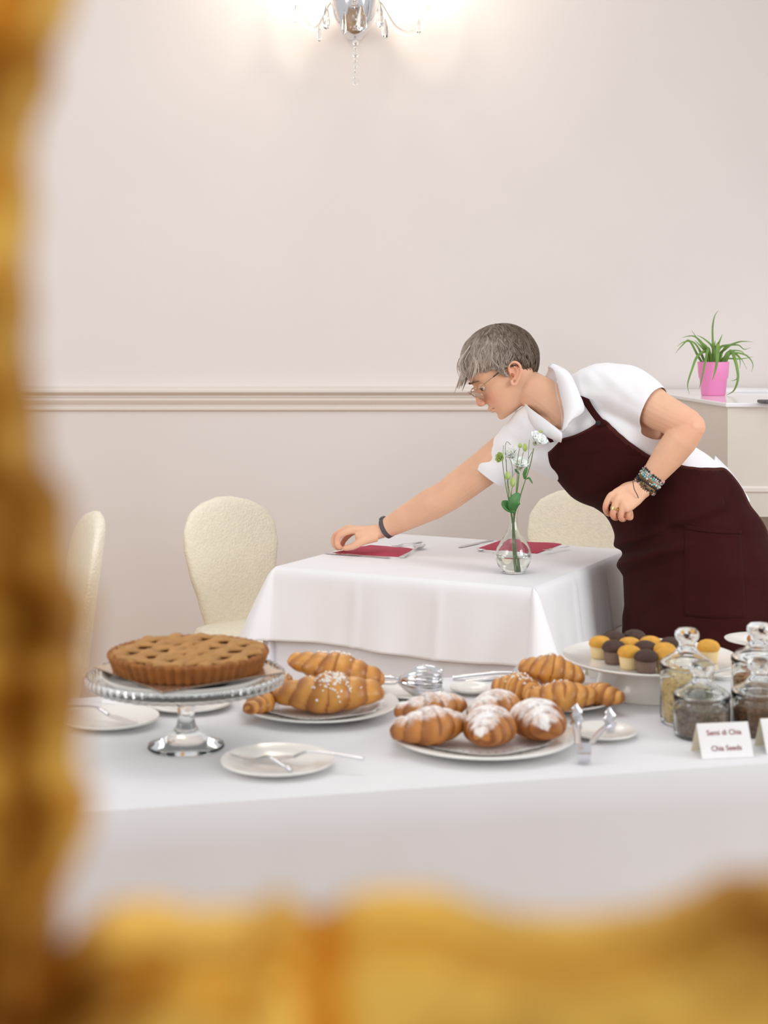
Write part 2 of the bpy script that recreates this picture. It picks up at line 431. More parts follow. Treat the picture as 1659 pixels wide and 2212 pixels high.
# ------------------------------------------------------------------ covered chairs
def make_chair(label):
    r = thing('dining_chair', label, 'chair', group='cream covered chairs round the dining table')
    tab = [(.40, .115, .045), (.46, .12, .042), (.55, .145, .036), (.64, .175, .031), (.72, .19, .028), (.78, .187, .027), (.83, .16, .026), (.86, .118, .023), (.876, .07, .018), (.883, .028, .01)]
    mb = MB(); R = []
    for i in range(33):
        z = lerp(.40, .883, i / 32); hw, ht = interp(tab, z)
        y0 = -.20 - (z - .40) * .16                            # leans back
        R.append([Vector((hw * math.copysign(abs(math.cos(a)) ** .8, math.cos(a)), y0 + ht * math.copysign(abs(math.sin(a)) ** .8, math.sin(a)) + .025 * (math.cos(a) * hw / .19) ** 2, z)) for a in [2 * PI * j / 36 for j in range(36)]])
    mb.rings(R); mb.build('backrest', M_COVER, r)
    mb = MB(); R = []
    for z, k in ((.33, .93), (.36, .97), (.42, 1.0), (.455, 1.0), (.475, .96), (.482, .85), (.484, .5)):
        R.append([Vector((.215 * k * math.copysign(abs(math.cos(a)) ** .5, math.cos(a)), -.02 + .2 * k * math.copysign(abs(math.sin(a)) ** .5, math.sin(a)), z)) for a in [2 * PI * j / 40 for j in range(40)]])
    mb.rings(R); mb.build('seat', M_COVER, r)
    for sx in (-1, 1):
        for sy in (-1, 1):
            mb = MB(); mb.tube([(sx * .165, sy * .155 - .02, 0), (sx * .17, sy * .16 - .02, .15), (sx * .165, sy * .155 - .02, .34)], [.022, .03, .042], 12); mb.build('leg', M_COVER, r)
    return r
def face_dir(dx, dy): return math.atan2(-dx, dy)                  # turns local +y to (dx, dy)
c0 = make_chair('cream covered dining chair seen whole between the wall and the white table')
B_ = P(478, 1073, 5.12)
place(c0, (B_.x + .66 * .29, B_.y - .75 * .29, 0), (0, 0, face_dir(.66, -.75)))
A_ = P(203, 1105, 4.67)
dup(c0, (A_.x - .93 * .27, A_.y - .36 * .27, 0), (0, 0, face_dir(-.93, -.36)), 'cream covered dining chair beside the gilded frame, turned away from the table')
C_ = P(1242, 1065, 5.32)
dup(c0, (C_.x - e2.x * .20, C_.y - e2.y * .20, 0), (0, 0, face_dir(-e2.x, -e2.y)), "cream covered dining chair behind the table, half hidden by the waitress's apron")

# ------------------------------------------------------------------ things on the dining table
def cutlery(kind, L=0.2):
    mb = MB(); mb.use(M_STEEL)
    if kind == 'table_knife':
        pts = [(0, 0, .003), (.04, 0, .0035), (.085, 0, .003), (.095, 0, .002), (.15, 0, .002), (.185, 0.002, .002), (.203, .004, .002)]
        mb.tube(pts, [.006, .0055, .004, .007, .009, .0075, .001], 8, flat=.28, up=(0, 0, 1))
    else:
        pts = [(0, 0, .003), (.03, 0, .0035), (.07, 0, .005), (.11, 0, .008), (.13, 0, .0085)]
        mb.tube(pts, [.0075, .006, .0028, .0026, .004], 8, flat=.35, up=(0, 0, 1))
        if kind == 'table_fork':
            mb.tube([(.128, 0, .0085), (.137, 0, .007), (.148, 0, .005)], [.004, .0105, .0115], 10, flat=.15, up=(0, 0, 1))
            for q in range(4):
                y = -.009 + .006 * q
                mb.tube([(.146, y, .005), (.168, y, .005), (.188, y, .009)], [.0019, .0017, .0009], 6, up=(0, 0, 1))
        else:
            R = []
            for i in range(9):
                t = i / 8; hw = .0155 * math.sin(PI * (t * .92 + .06)) ** .6
                R.append([Vector((.128 + .05 * t, hw * math.cos(a), .0075 + .0025 * math.cos(a) ** 2 - .006 * math.sin(PI * t) * (1 - math.cos(a) ** 2) + (.0008 if math.sin(a) > 0 else 0))) for a in [2 * PI * j / 14 for j in range(14)]])
            mb.rings(R)
    return mb.build(kind, M_STEEL)
def lay(kind, a, b, label, cat, group, z=TT):
    o = cutlery(kind); A = T(a[0], a[1], z); B = T(b[0], b[1], z)
    L = {'table_knife': .203, 'table_fork': .188, 'table_spoon': .178}[kind]; d = B - A
    k = (B - A).length / L
    place(o, A, (0, 0, math.atan2(d.y, d.x)), k); return tag(o, label, cat, group)
def napkin(quad, label, seed):
    pts = [T(x, y, TT) for x, y in quad]; mb = MB(); n = 14; top = []
    for i in range(n + 1):
        row = []
        for j in range(n + 1):
            u, v = i / n, j / n
            p = pts[0] * (1 - u) * (1 - v) + pts[1] * u * (1 - v) + pts[2] * u * v + pts[3] * (1 - u) * v
            e = min(1, min(u, 1 - u, v, 1 - v) * 12)
            row.append(p + Vector((0, 0, .0015 + .005 * e + .003 * noise.noise((u * 3 + seed, v * 3, seed)) * e)))
        top.append(row)
    mb.grid(top)
    bot = [[Vector((p.x, p.y, TT + .0002)) for p in row] for row in top]
    mb.grid(bot)
    b = (n + 1) ** 2
    edge = [(0, j) for j in range(n)] + [(i, n) for i in range(n)] + [(n, n - j) for j in range(n)] + [(n - i, 0) for i in range(n)]
    for q in range(len(edge)):
        a_, b_ = edge[q], edge[(q + 1) % len(edge)]
        ia, ib = a_[0] * (n + 1) + a_[1], b_[0] * (n + 1) + b_[1]
        mb.face((ia, ib, ib + b, ia + b))
    o = mb.build('napkin', M_NAPKIN, angle=40)
    return tag(o, label, 'napkin', 'burgundy napkins')
napkin([(712, 1196), (862, 1203), (893, 1187), (800, 1178)], "folded burgundy napkin under the waitress's reaching hand", 1.3)
napkin([(1030, 1186), (1160, 1196), (1214, 1176), (1078, 1169)], 'folded burgundy napkin behind the glass vase', 5.1)
CG = 'cutlery on the dining table'
lay('table_knife', (842, 1207), (700, 1196), 'steel table knife along the near edge of the touched napkin', 'knife', CG)
lay('table_spoon', (868, 1206), (912, 1184), 'steel spoon beside the pointed end of the touched napkin', 'spoon', CG)
lay('table_fork', (910, 1172), (850, 1184), 'steel fork behind the napkin touched by the waitress, only its handle clear', 'fork', CG)
lay('table_knife', (1066, 1168), (988, 1184), 'steel table knife pointing out past the farther napkin', 'knife', CG)
lay('table_fork', (1228, 1182), (1176, 1192), 'steel fork lying over the corner of the napkin behind the vase', 'fork', CG, TT + .008)
lay('table_spoon', (1090, 1199), (1030, 1190), 'steel spoon half hidden behind the flower vase', 'spoon', CG)

# vase
VB = T(1109, 1238, TT); vk = VB.y / FPX                          # metres a pixel there
vase = thing('bud_vase', 'clear glass bud vase with water and white flowers on the dining table', 'vase', VB)
prof_o = [(0, 0), (20, 0), (25, 3), (33, 16), (38, 30), (39, 40), (36, 54), (27, 70), (17, 84), (11, 98), (8.6, 110), (8.2, 120), (9.2, 130), (11.2, 138)]
prof_i = [(10.2, 138), (8.2, 130), (7.2, 120), (7.6, 110), (9.8, 98), (15.6, 84), (25.4, 70), (34.2, 54), (37.2, 40), (36.2, 30), (31.2, 17), (23, 6), (0, 5)]
mb = MB(); mb.lathe([(r * vk, z * vk) for r, z in prof_o + prof_i], 40); mb.build('glass_body', M_GLASS, vase)
mb = MB(); mb.lathe([(r * vk, z * vk) for r, z in [(0, 5.4), (22.8, 6.4), (31, 17.2), (35.9, 30), (36.6, 36), (36.4, 38), (0, 38)]], 40); wt = mb.build('water', M_WATER, vase)
def vp(cx, cy, off=0.0): return P(1040 + cx / 6.32, 910 + cy / 6.32, VB.y + off)
def flower_stem(label, path, r=.0017, parts=()):
    pts = [vp(*p) for p in path]
    root = thing('cut_flower', label, 'flower', pts[0], group='white flowers in the bud vase')
    mb = MB(); mb.tube(cr(pts, 6), [lerp(r * 1.25, r * .8, i / (6 * (len(pts) - 1))) for i in range(6 * (len(pts) - 1) + 1)], 7); mb.build('stem', M_STEM, root, True)
    for p in parts: p(root)
    return root
def twig(path, r=.0010):
    def f(root):
        pts = [vp(*p) for p in path]; mb = MB(); mb.tube(cr(pts, 5), r, 6); mb.build('side_stem', M_STEM, root, True)
    return f
def bloom(cx, cy, rpx, off=0.0, tilt=(0.3, -.5, .8), seed=0, m=None):
    def f(root):
        c = vp(cx, cy, off); R = 1.12 * rpx / 6.32 * vk; rng = random.Random(seed); mb = MB()
        up = Vector(tilt).normalized(); q = up.to_track_quat('Z', 'Y').to_matrix()
        for layer, (nk, opening, ln) in enumerate(((6, 1.0, 1.1), (5, .62, 1.0), (4, .3, .85))):
            for k in range(nk):
                a = 2 * PI * (k + rng.uniform(-.15, .15)) / nk + layer * .5
                rows = []
                for i in range(7):
                    t = i / 6; wv = .80 * math.sin(PI * (.12 + .62 * t)) * R
                    rad = R * ln * opening * (t ** 1.1) * .95 + .02 * R; zz = R * (-.75 + 1.35 * t * (1.12 - .35 * opening * t))
                    row = []
                    for j in range(7):
                        s = (j - 3) / 3; ruf = .06 * R * math.sin(s * 4 + k) * t
                        x = rad - .28 * R * s * s * opening * .6 + ruf; y = s * wv
                        row.append(c + q @ Vector((x * math.cos(a) - y * math.sin(a), x * math.sin(a) + y * math.cos(a), zz + ruf)))
                    rows.append(row)
                mb.grid(rows)
        o = mb.build('blossom', m or M_PETAL, root, True, recalc=False); so = o.modifiers.new('thick', 'SOLIDIFY'); so.thickness = .0006
        mb = MB()
        for k in range(5):
            a = 2 * PI * k / 5
            b = c + q @ Vector((0, 0, -.8 * R))
            mb.tube([b, b + q @ Vector((.25 * R * math.cos(a), .25 * R * math.sin(a), .12 * R)), b + q @ Vector((.55 * R * math.cos(a), .55 * R * math.sin(a), .6 * R))], [.16 * R, .11 * R, .01 * R], 6)
        mb.build('calyx', M_BUD, root, True)
    return f
def bud(cx, cy, rx, ry, off=0.0, seed=0):
    def f(root):
        c = vp(cx, cy, off); k = vk / 6.32; mb = MB()
        mb.lathe([(r * rx * k * (1 + 0), z * ry * k) for r, z in ((.12, -1), (.6, -.8), (.95, -.35), (1, 0), (.8, .45), (.5, .8), (.2, 1.0))], 15, c, mod=lambda a, r, z: r * (1 + .14 * math.sin(5 * a + seed + z * 60)))
        mb.build('bud', M_BUD, root, True)
    return f
def blade(path, w, fold=.2, name='leaf', m=None, off=0.0):
    def f(root):
        pts = cr([vp(*p) for p in path], 6); n = len(pts); rows = []
        for i, p in enumerate(pts):
            t = i / (n - 1); ww = w / 6.32 * vk * math.sin(PI * (.06 + .92 * t)) ** .7
            tg = (pts[min(i + 1, n - 1)] - pts[max(i - 1, 0)]).normalized(); sd = tg.cross(Vector((0.25, -1, .1))).normalized()
            rows.append([p + sd * ww * s + Vector((0, -fold * ww * abs(s), 0)) for s in (-1, -.5, 0, .5, 1)])
        mb = MB(); mb.grid(rows); o = mb.build(name, m or M_FLEAF, root, True, recalc=False); so = o.modifiers.new('thick', 'SOLIDIFY'); so.thickness = .0008
    return f
flower_stem('tall cut flower with one large white bloom, highest in the vase', [(505, 2026, .0), (478, 1800), (450, 1600), (452, 1300, -.004), (530, 1020, -.005), (600, 800, -.006), (665, 600, -.008), (712, 370, -.01)], parts=(
    bloom(775, 245, 108, -.01, (.45, -.45, .75), 1), twig([(640, 620, -.007), (640, 520, -.006), (690, 420, -.006)]), twig([(640, 540, -.006), (644, 400, -.004), (655, 250, -.002)], .0008),
    blade([(612, 790, -.006), (650, 775, -.01), (672, 805, -.012), (700, 850, -.012)], 14), bud(815, 140, 26, 22, -.02)))
flower_stem('cut flower with a broad white bloom in the middle of the vase', [(490, 2026, .008), (470, 1750, .006), (435, 1500), (447, 1250), (480, 1000), (500, 850), (512, 700)], .0020, parts=(
    bloom(530, 575, 102, 0, (.05, -.5, .85), 2), blade([(590, 790, -.004), (588, 720, -.008), (605, 670, -.008), (625, 625, -.004)], 26),
    blade([(515, 715, -.01), (480, 680, -.015), (455, 650, -.015)], 16)))
flower_stem('cut flower with a white bloom turned aside and a hooked bare twig', [(476, 2026, .010), (432, 1700, .006), (432, 1400, .003), (400, 1200, .012), (372, 1000, .012), (345, 700, .014), (335, 520, .018)], .0014, parts=(
    bloom(400, 430, 92, .02, (-.35, -.45, .7), 3), twig([(335, 560, .014), (325, 380, .012), (345, 280, .01), (402, 322, .008)], .0008)))
flower_stem('cut flower with a pale green half-open bloom at its bent tip', [(455, 2026, -.01), (425, 1700, -.008), (420, 1400, -.004), (385, 1150, -.008), (345, 950, -.01), (305, 700, -.012), (285, 530, -.012)], .0013, parts=(
    bloom(255, 495, 62, -.012, (-.5, -.4, .2), 4, M_BUD), twig([(290, 540, -.012), (298, 430, -.01), (300, 330, -.01)], .0008)))
flower_stem('cut stem carrying two closed green buds side by side at the top', [(500, 2026, -.012), (470, 1700, -.01), (440, 1300, -.006), (470, 1000, -.012), (488, 760, -.016), (485, 600, -.018), (505, 450, -.02), (520, 372, -.02)], .0012, parts=(
    bud(525, 330, 27, 38, -.02, 1), bud(592, 358, 33, 56, -.022, 2), twig([(530, 680, -.018), (548, 540, -.021), (572, 420, -.022)])))
flower_stem('short cut stem with two green buds just above the broad leaf', [(470, 2026, -.010), (452, 1700, -.006), (440, 1300, -.004), (410, 1050, -.016), (415, 930, -.018), (424, 890, -.018)], .0012, parts=(
    bud(425, 832, 36, 66, -.018, 3), bud(360, 742, 38, 60, -.014, 4), twig([(405, 1040, -.016), (372, 900, -.015), (362, 805, -.014)]), twig([(420, 800, -.016), (423, 700, -.01), (412, 580, -.004), (380, 500, 0)], .0008),
    blade([(470, 1225, -.014), (400, 1180, -.024), (330, 1130, -.028), (284, 1090, -.024)], 70, .35), blade([(440, 1235, -.014), (440, 1150, -.03), (455, 1070, -.03), (520, 985, -.022)], 88, .25)))
# ------------------------------------------------------------------ reception counter, pot plant
CZ = 1.217
cn = thing('reception_counter', 'white faceted reception counter behind the waitress, with an overhanging glossy top', 'counter', (1.2, 5.2, 0))
def prism(name, pts, z0, z1, m, parent, bev=0.0):
    mb = MB(); k = [Vector((x, y, 0)) for x, y in pts]; c = sum(k, Vector()) / len(k)
    def r(z, s): return [c + (p - c) * (1 - s / max(.01, (p - c).length)) + Vector((0, 0, z)) for p in k]
    mb.rings([r(z0, bev), r(z0 + bev, 0), r(z1 - bev, 0), r(z1, bev)] if bev else [r(z0, 0), r(z1, 0)])
    return mb.build(name, m, parent, True, smooth=False)
cA = P(1568, 872, 4.72); cB = P(1440, 850, 5.45); cR = Vector((2.3, 4.62, 0))
foot = [(cA.x, cA.y), (cR.x, cR.y), (2.3, 5.88), (cB.x - .02, 5.88), (cB.x, cB.y)]
def inset(pts, s):
    c = (sum(p[0] for p in pts) / len(pts), sum(p[1] for p in pts) / len(pts)); o = []
    for x, y in pts:
        dx, dy = c[0] - x, c[1] - y; L = math.hypot(dx, dy); o.append((x + dx / L * s if x < 2.29 else x, y + dy / L * s if y < 5.87 else y))
    return o
prism('counter_top', foot, CZ - .014, CZ, M_CTOP, cn, .003)
prism('counter_panel', inset(foot, .012), .955, CZ - .014, M_COUNTER, cn)
prism('counter_moulding', inset(foot, .004), .935, .957, M_TRIM, cn, .006)
prism('counter_skirt', inset(foot, .010), .862, .937, M_COUNTER, cn)
prism('counter_base', inset(foot, .34), 0, .864, M_COUNTER, cn)
sheet = P(1600, 849, 5.52)
mb = MB(); mb.box((0, 0, .006), (.26, .20, .012), bev=.002)
o = mb.build('white_folder', M_PAPER); place(o, (sheet.x + .02, 5.62, CZ), (0, 0, -.12)); tag(o, 'flat white folder lying on the counter behind the pink pot', 'folder')
pn = T(1658, 869, CZ + .004)
mb = MB(); mb.use(M_DARKGREY); mb.box((0, 0, .006), (.15, .062, .010), bev=.004)
o = mb.build('card_reader', M_DARKGREY); place(o, (pn.x + .055, pn.y + .02, CZ), (0, 0, .2)); tag(o, 'small dark grey device at the edge of the counter', 'device')
# the small dark device stays one piece: only its tip shows

PO = T(1541, 854, CZ); pk = PO.y / FPX
pot = thing('flower_pot', 'bright pink pot with a spiky green plant on the white counter', 'pot plant', PO)
mb = MB(); mb.lathe([(r * pk, z * pk) for r, z in ((0, 0), (24, 0), (26, 2), (29.5, 37), (31.5, 38.5), (34, 70), (34, 72.5), (32, 72.5), (30, 60), (0, 60))], 44); mb.build('pot', M_PINK, pot)
mb = MB(); mb.lathe([(0, 61 * pk), (30.2 * pk, 60.5 * pk), (31 * pk, 66 * pk), (15 * pk, 69 * pk), (0, 70 * pk)], 24); mb.build('soil', M_SOIL, pot)
LV = [([(830, 560), (828, 330), (858, 160), (915, 70)], 22, (0, 0, .01, .02)), ([(880, 640), (930, 540), (975, 430)], 30, (0, -.01, 0)), ([(830, 640), (700, 500), (590, 445)], 24, (0, .02, .05)),
      ([(720, 680), (600, 500), (515, 375)], 20, (0, .03, .06)), ([(740, 660), (560, 465), (370, 480)], 24, (0, -.02, -.03)), ([(650, 700), (540, 550), (400, 545), (300, 610)], 22, (0, .02, .04, .06)),
      ([(610, 760), (480, 530), (380, 590), (270, 715)], 24, (0, -.01, -.03, -.04)), ([(740, 690), (600, 765), (520, 960), (455, 1180), (480, 1330)], 30, (-.03, -.05, -.055, -.05, -.04)),
      ([(770, 640), (720, 830), (670, 1080), (625, 1255)], 28, (-.03, -.07, -.07, -.065)), ([(905, 580), (900, 780), (870, 970), (822, 1125)], 40, (-.03, -.075, -.08, -.07)),
      ([(930, 640), (1090, 590), (1250, 540), (1425, 545)], 26, (0, 0, .02, .04)), ([(945, 720), (1040, 640), (1160, 560)], 30, (0, -.03, -.05)),
      ([(1100, 680), (1175, 850), (1210, 1080), (1150, 1270), (1030, 1345)], 36, (0, -.02, -.03, -.03, -.02)), ([(1000, 640), (1200, 590), (1300, 655), (1400, 630)], 18, (0, .03, .05, .06)),
      ([(1050, 700), (1240, 680), (1330, 760)], 18, (0, .02, .04)), ([(1100, 720), (1320, 740), (1430, 870), (1412, 1000)], 20, (0, .03, .04, .04)),
      ([(1090, 700), (1230, 790), (1235, 950)], 20, (.02, .03, .03)), ([(1100, 680), (1250, 790), (1340, 955)], 14, (.03, .05, .06)), ([(1000, 800), (1250, 800), (1430, 768)], 20, (0, -.02, -.02)),
      ([(1208, 1060), (1180, 1110), (1105, 1130)], 12, (-.03, -.03, -.03)), ([(760, 740), (660, 620), (560, 520)], 30, (0, -.02, -.03)), ([(860, 740), (850, 620), (870, 520)], 40, (-.02, -.03, -.03)),
      ([(680, 780), (640, 700), (600, 640)], 26, (-.01, -.03, -.04)), ([(960, 820), (1040, 740), (1100, 690)], 26, (-.02, -.04, -.04)), ([(800, 760), (760, 640), (690, 560)], 30, (-.02, -.04, -.05))]
for path, w, dd in LV:
    pts = [P(1420 + x / 6.94, 660 + y / 6.94, PO.y + d) for (x, y), d in zip(path, dd)]
    if path[0][1] > 500 and path[0] != (1208, 1060):
        p0 = pts[0]; pts = [Vector((lerp(PO.x, p0.x, .6), PO.y, PO.z + 64 * pk))] + pts
    q = cr(pts, 6); n = len(q)
    mb = MB(); mb.tube(q, [max(.0006, w / 6.94 * pk * .80 * (1 - (i / (n - 1)) ** 2.2)) for i in range(n)], 7, flat=.45, up=(0, -1, .2))
    mb.build('leaf', M_LEAF, pot, True)

# ------------------------------------------------------------------ buffet table
BZ = 0.76
ba = math.radians(13.4); be1 = Vector((math.cos(ba), math.sin(ba), 0)); be2 = Vector((-math.sin(ba), math.cos(ba), 0))
pf = T(905, 1703, BZ); pb = T(880, 1469, BZ)
depth = (pb - pf).dot(be2)
bl, brr = -.78, 1.25                                                # ends along the table
bc = pf + be1 * ((bl + brr) / 2) + be2 * (depth / 2)
HB = ((brr - bl) / 2, depth / 2)
bt = thing('buffet_table', 'long buffet table hidden under a white cloth, carrying the pastries', 'table', (bc.x, bc.y, 0), ba)
mb = MB(); mb.box((0, 0, BZ - .022), (2 * HB[0] - .006, 2 * HB[1] - .006, .036), bev=.006); mb.build('tabletop', M_WOOD, bt)
for sx in (-1, 1):
    for sy in (-1, 1):
        mb = MB(); mb.tube([(sx * (HB[0] - .06), sy * (HB[1] - .05), 0), (sx * (HB[0] - .06), sy * (HB[1] - .05), BZ - .04)], .022, 8); mb.build('leg', M_WOOD, bt)
mb = drape('buffet_tablecloth', HB, BZ, BZ - .02, .02, .12, .006, M_CLOTH, 5, nside=150, crease=(-.86, -.25, .33, .66), rnd=.012, low=.004)
o = mb.build('buffet_tablecloth', M_CLOTH, angle=60); place(o, (bc.x, bc.y, 0), (0, 0, ba))
tag(o, 'white tablecloth over the long buffet table, hanging to the floor', 'tablecloth')
BT = BZ + .0005
def bt_(x, y, z=BT): return T(x, y, z)

# plates
def plate(loc, R, label, group='white plates on the buffet', rim=.016, rotz=0.0):
    k = R / .15; mb = MB()
    pr = [(0, 0), (.085 * k, 0), (.088 * k, .003), (.105 * k, .006), (.150 * k, rim), (.1515 * k, rim + .002), (.150 * k, rim + .0035), (.107 * k, .0095), (.09 * k, .0065), (0, .006)]
    mb.lathe(pr, 64); o = mb.build('plate', M_CERAMIC, angle=60); place(o, loc, (0, 0, rotz)); return tag(o, label, 'plate', group)
plA, plP, plB = bt_(690, 1538), bt_(1045, 1608), bt_(1194, 1522)
plate(plA, .140, 'white plate with pearl-sugar croissants beside the glass cake stand')
plate(plP, .150, 'white plate with five powdered croissants at the front of the buffet')
plate(plB, .115, 'white plate with plain croissants in front of the muffin stand')
plF, plL, plK, plT, plS, plN = bt_(600, 1656), bt_(240, 1563), bt_(408, 1527), bt_(1302, 1590), bt_(885, 1503), bt_(1018, 1496)
plate(plF, .088, 'small white plate with two cake servers near the front edge of the buffet', rim=.010)
plate(plL, .082, 'small white plate with a cake knife, next to the gilded frame', rim=.010)
plate(plK, .078, 'small empty white plate behind the foot of the glass cake stand', rim=.009)
plate(plT, .056, 'small white plate under the standing steel tongs', rim=.008)
plate(plS, .064, 'small white plate under the shell-shaped silver tongs', rim=.010)
plate(plN, .040, 'little white plate behind the powdered croissants, under a silver handle', rim=.008)

def doily(loc, R, label, base, seed):
    mb = MB(); nr, na = 14, 144; rng = random.Random(seed); ph = rng.uniform(0, 6)
    def pt(i, j):
        t = i / nr; a = 2 * PI * j / na; r = R * t
        if i == nr: r *= 1 + .035 * math.cos(24 * a)
        z = .0009 + max(0, r - base) * .28 + .004 * max(0, t - .6) * (1 + math.sin(5 * a + ph)) + .006 * max(0, t - .75) * max(0, math.sin(3 * a + ph * 2))
        return Vector((r * math.cos(a), r * math.sin(a), z))
    for i in range(1, nr + 1):
        for j in range(na): mb.v.append(pt(i, j))
    for i in range(nr - 1):
        for j in range(na):
            if i in (8, 10, 11) and (j + (i % 2) * 2) % 4 in (0,): continue
            mb.face((i * na + j, i * na + (j + 1) % na, (i + 1) * na + (j + 1) % na, (i + 1) * na + j))
    mb.face(list(range(na))[::-1])
    o = mb.build('paper_doily', M_PAPER, recalc=False); so = o.modifiers.new('thick', 'SOLIDIFY'); so.thickness = .0006; so.offset = 1
    place(o, loc); return tag(o, label, 'doily', 'lacy paper doilies')
doily(plA + Vector((0, 0, .0068)), .112, 'lacy white paper doily under the pearl-sugar croissants', .084, 1)
doily(plP + Vector((0, 0, .0068)), .112, 'white paper doily under the powdered croissants', .09, 2)
doily(plB + Vector((0, 0, .0068)), .092, 'lacy white paper doily under the plain croissants before the muffins', .062, 3)

# croissants
def croissant_mesh(L, R, curve, wraps, seed, sugar=False, slant=.5, asym=0.0):
    rng = random.Random(seed); nt, na = 84, 34; mb = MB(); tone = []; sug = []; rings = []
    ph = rng.uniform(0, 6)
    A = curve; Rc = L / (2 * A)
    for i in range(nt + 1):
        t = -1 + 2 * i / nt; a = A * t
        c = Vector((Rc * math.sin(a), Rc * (1 - math.cos(a)), 0)); tx = Vector((math.cos(a), math.sin(a), 0)); ny = Vector((-math.sin(a), math.cos(a), 0))
        ring = []
        for j in range(na):
            g = 2 * PI * j / na
            s_ = slant * math.sin(g + (0 if t < 0 else PI)) * .45
            k = max(0.0, abs(t) + asym * t) * wraps + s_ + .08 * math.sin(3 * g + ph)
            fr = k - math.floor(k)
            tt = min(1, .72 * (math.floor(k) + fr ** 3.2) / wraps + .28 * abs(t))
            rr = R * (1 - .62 * max(0, tt) ** 1.15)
            rr *= 1 + .05 * math.sin(PI * fr) ** .7
            if abs(t) > .86: rr *= math.sqrt(max(.02, 1 - ((abs(t) - .86) / .143) ** 2))
            nz = noise.noise((t * 3 + seed, math.cos(g) * 1.2, math.sin(g) * 1.2))
            rr *= 1 + .06 * nz
            x = rr * math.cos(g); z = rr * math.sin(g) * (.84 if math.sin(g) > 0 else .60)
            ring.append(c + ny * x + Vector((0, 0, z)))
            tone.append(min(1, max(0, .95 * max(0, fr - .25) * 1.3 + .35 * nz + .2 * (abs(t) > .86))))
            up = math.sin(g) + .25 * math.cos(g)
            n2 = noise.noise((t * 4.5 + seed * 3, math.cos(g) * 2.2, math.sin(g) * 2.2 + 7))
            sug.append(min(1, max(0, (up - .30) * 1.25 + .55 * n2 - .25 * (fr > .85))))
        rings.append(ring)
    mb.rings(rings); mb.attr['tone'] = tone
    if sugar: mb.attr['sugar'] = sug
    zmin = min(v.z for v in mb.v)
    for v in mb.v: v.z -= zmin
    return mb
def croissant(loc, rot, L, R, curve, wraps, seed, label, group, sugar=False, pearls=0, asym=0.0, spot=(.0, .0)):
    root = thing('croissant', label, 'croissant', loc, 0, group)
    root.rotation_euler = rot
    mb = croissant_mesh(L, R, curve, wraps, seed, sugar, asym=asym)
    o = mb.build('pastry', M_CROS if sugar else M_CRO, root, angle=80)
    if pearls:
        bv = bvh_of(o.data); rng = random.Random(seed + 50); pb_ = MB()
        for q in range(pearls):
            x = spot[0] + rng.gauss(0, .017); y = spot[1] + rng.gauss(0, .011)
            h = bv.ray_cast(Vector((x, y - .02 * 0, .3)), Vector((0, 0.0, -1)))
            if h[0] is None: continue
            pb_.box(h[0] + h[1] * .0006, (rng.uniform(.0018, .0034),) * 3, Matrix.Rotation(rng.uniform(0, 3), 3, 'Z') @ Matrix.Rotation(rng.uniform(0, 1), 3, 'X'))
        if pb_.v:
            s = pb_.build('pearl_sugar', M_PEARL, root, smooth=False); s['kind'] = 'stuff'
    return root
GA, GP, GB = 'pearl-sugar croissants beside the cake stand', 'powdered croissants', 'plain croissants in front of the muffins'
zA = BT + .009
def on(x, y, D, z): p = P(x, y, D); return Vector((p.x, D, z))
croissant(on(710, 1500, 2.655, zA), (0, 0, .03), .198, .046, .50, 3.4, 1, 'pearl-sugar croissant lying along the front of its plate, white sugar on its side', GA, pearls=130, spot=(.008, -.020))
croissant(on(588, 1490, 2.745, zA + .004), (0, 0, .9), .095, .034, .5, 3.3, 2, 'pearl-sugar croissant at the back of its plate, partly behind the glass stand', GA, pearls=60, spot=(.01, -.01))
croissant(on(718, 1490, 2.760, BT + .032), (math.radians(-6), math.radians(11), -.12), .184, .040, .45, 3.6, 3, 'pearl-sugar croissant stacked on top of the others', GA, pearls=60, spot=(.0, .012))
croissant(on(562, 1530, 2.645, zA), (0, 0, 1.25), .09, .025, .3, 3.0, 4, 'croissant tip poking out from beneath the glass cake stand rim', GA)
zB = BT + .011
croissant(on(1120, 1515, 2.705, zB + .003), (0, 0, 2.5), .104, .034, .6, 3.2, 5, 'plain croissant at the end of the plate nearest the silver tongs', GB, pearls=34, spot=(.0, .0))
croissant(on(1212, 1528, 2.655, zB), (0, 0, .06), .130, .036, .45, 3.4, 6, 'plain croissant lying low in front of the muffin stand', GB, pearls=14, spot=(-.01, .005))
croissant(on(1296, 1515, 2.690, zB), (0, 0, -.75), .095, .028, .5, 3.0, 7, 'plain croissant at the end of the plate nearest the muffin stand', GB)
croissant(on(1186, 1480, 2.750, BT + .030), (math.radians(-8), math.radians(9), -.12), .120, .040, .42, 3.5, 8, 'plain croissant balanced on top of the plain pile', GB, pearls=12, spot=(0, 0))
zP = BT + .011
croissant(on(935, 1555, 2.555, zP + .005), (0, 0, .42), .134, .035, .62, 2.6, 9, 'powdered croissant at the back of its plate with a folded middle', GP, True)
croissant(on(1070, 1560, 2.560, zP + .003), (0, 0, .85), .116, .038, .5, 2.8, 10, 'powdered croissant at the back in the middle, with thin sugar', GP, True)
croissant(on(928, 1600, 2.440, zP), (0, 0, .38), .130, .041, .55, 3.0, 11, 'powdered croissant lying lengthwise at the front of the plate', GP, True)
croissant(on(1058, 1612, 2.435, zP), (0, 0, 1.45), .116, .042, .40, 3.2, 12, 'powdered croissant with its spiral tip towards the front edge of the table', GP, True)
croissant(on(1162, 1595, 2.470, zP), (0, 0, 1.95), .116, .044, .45, 2.8, 13, 'powdered croissant most thickly sugared, nearest the steel tongs', GP, True)

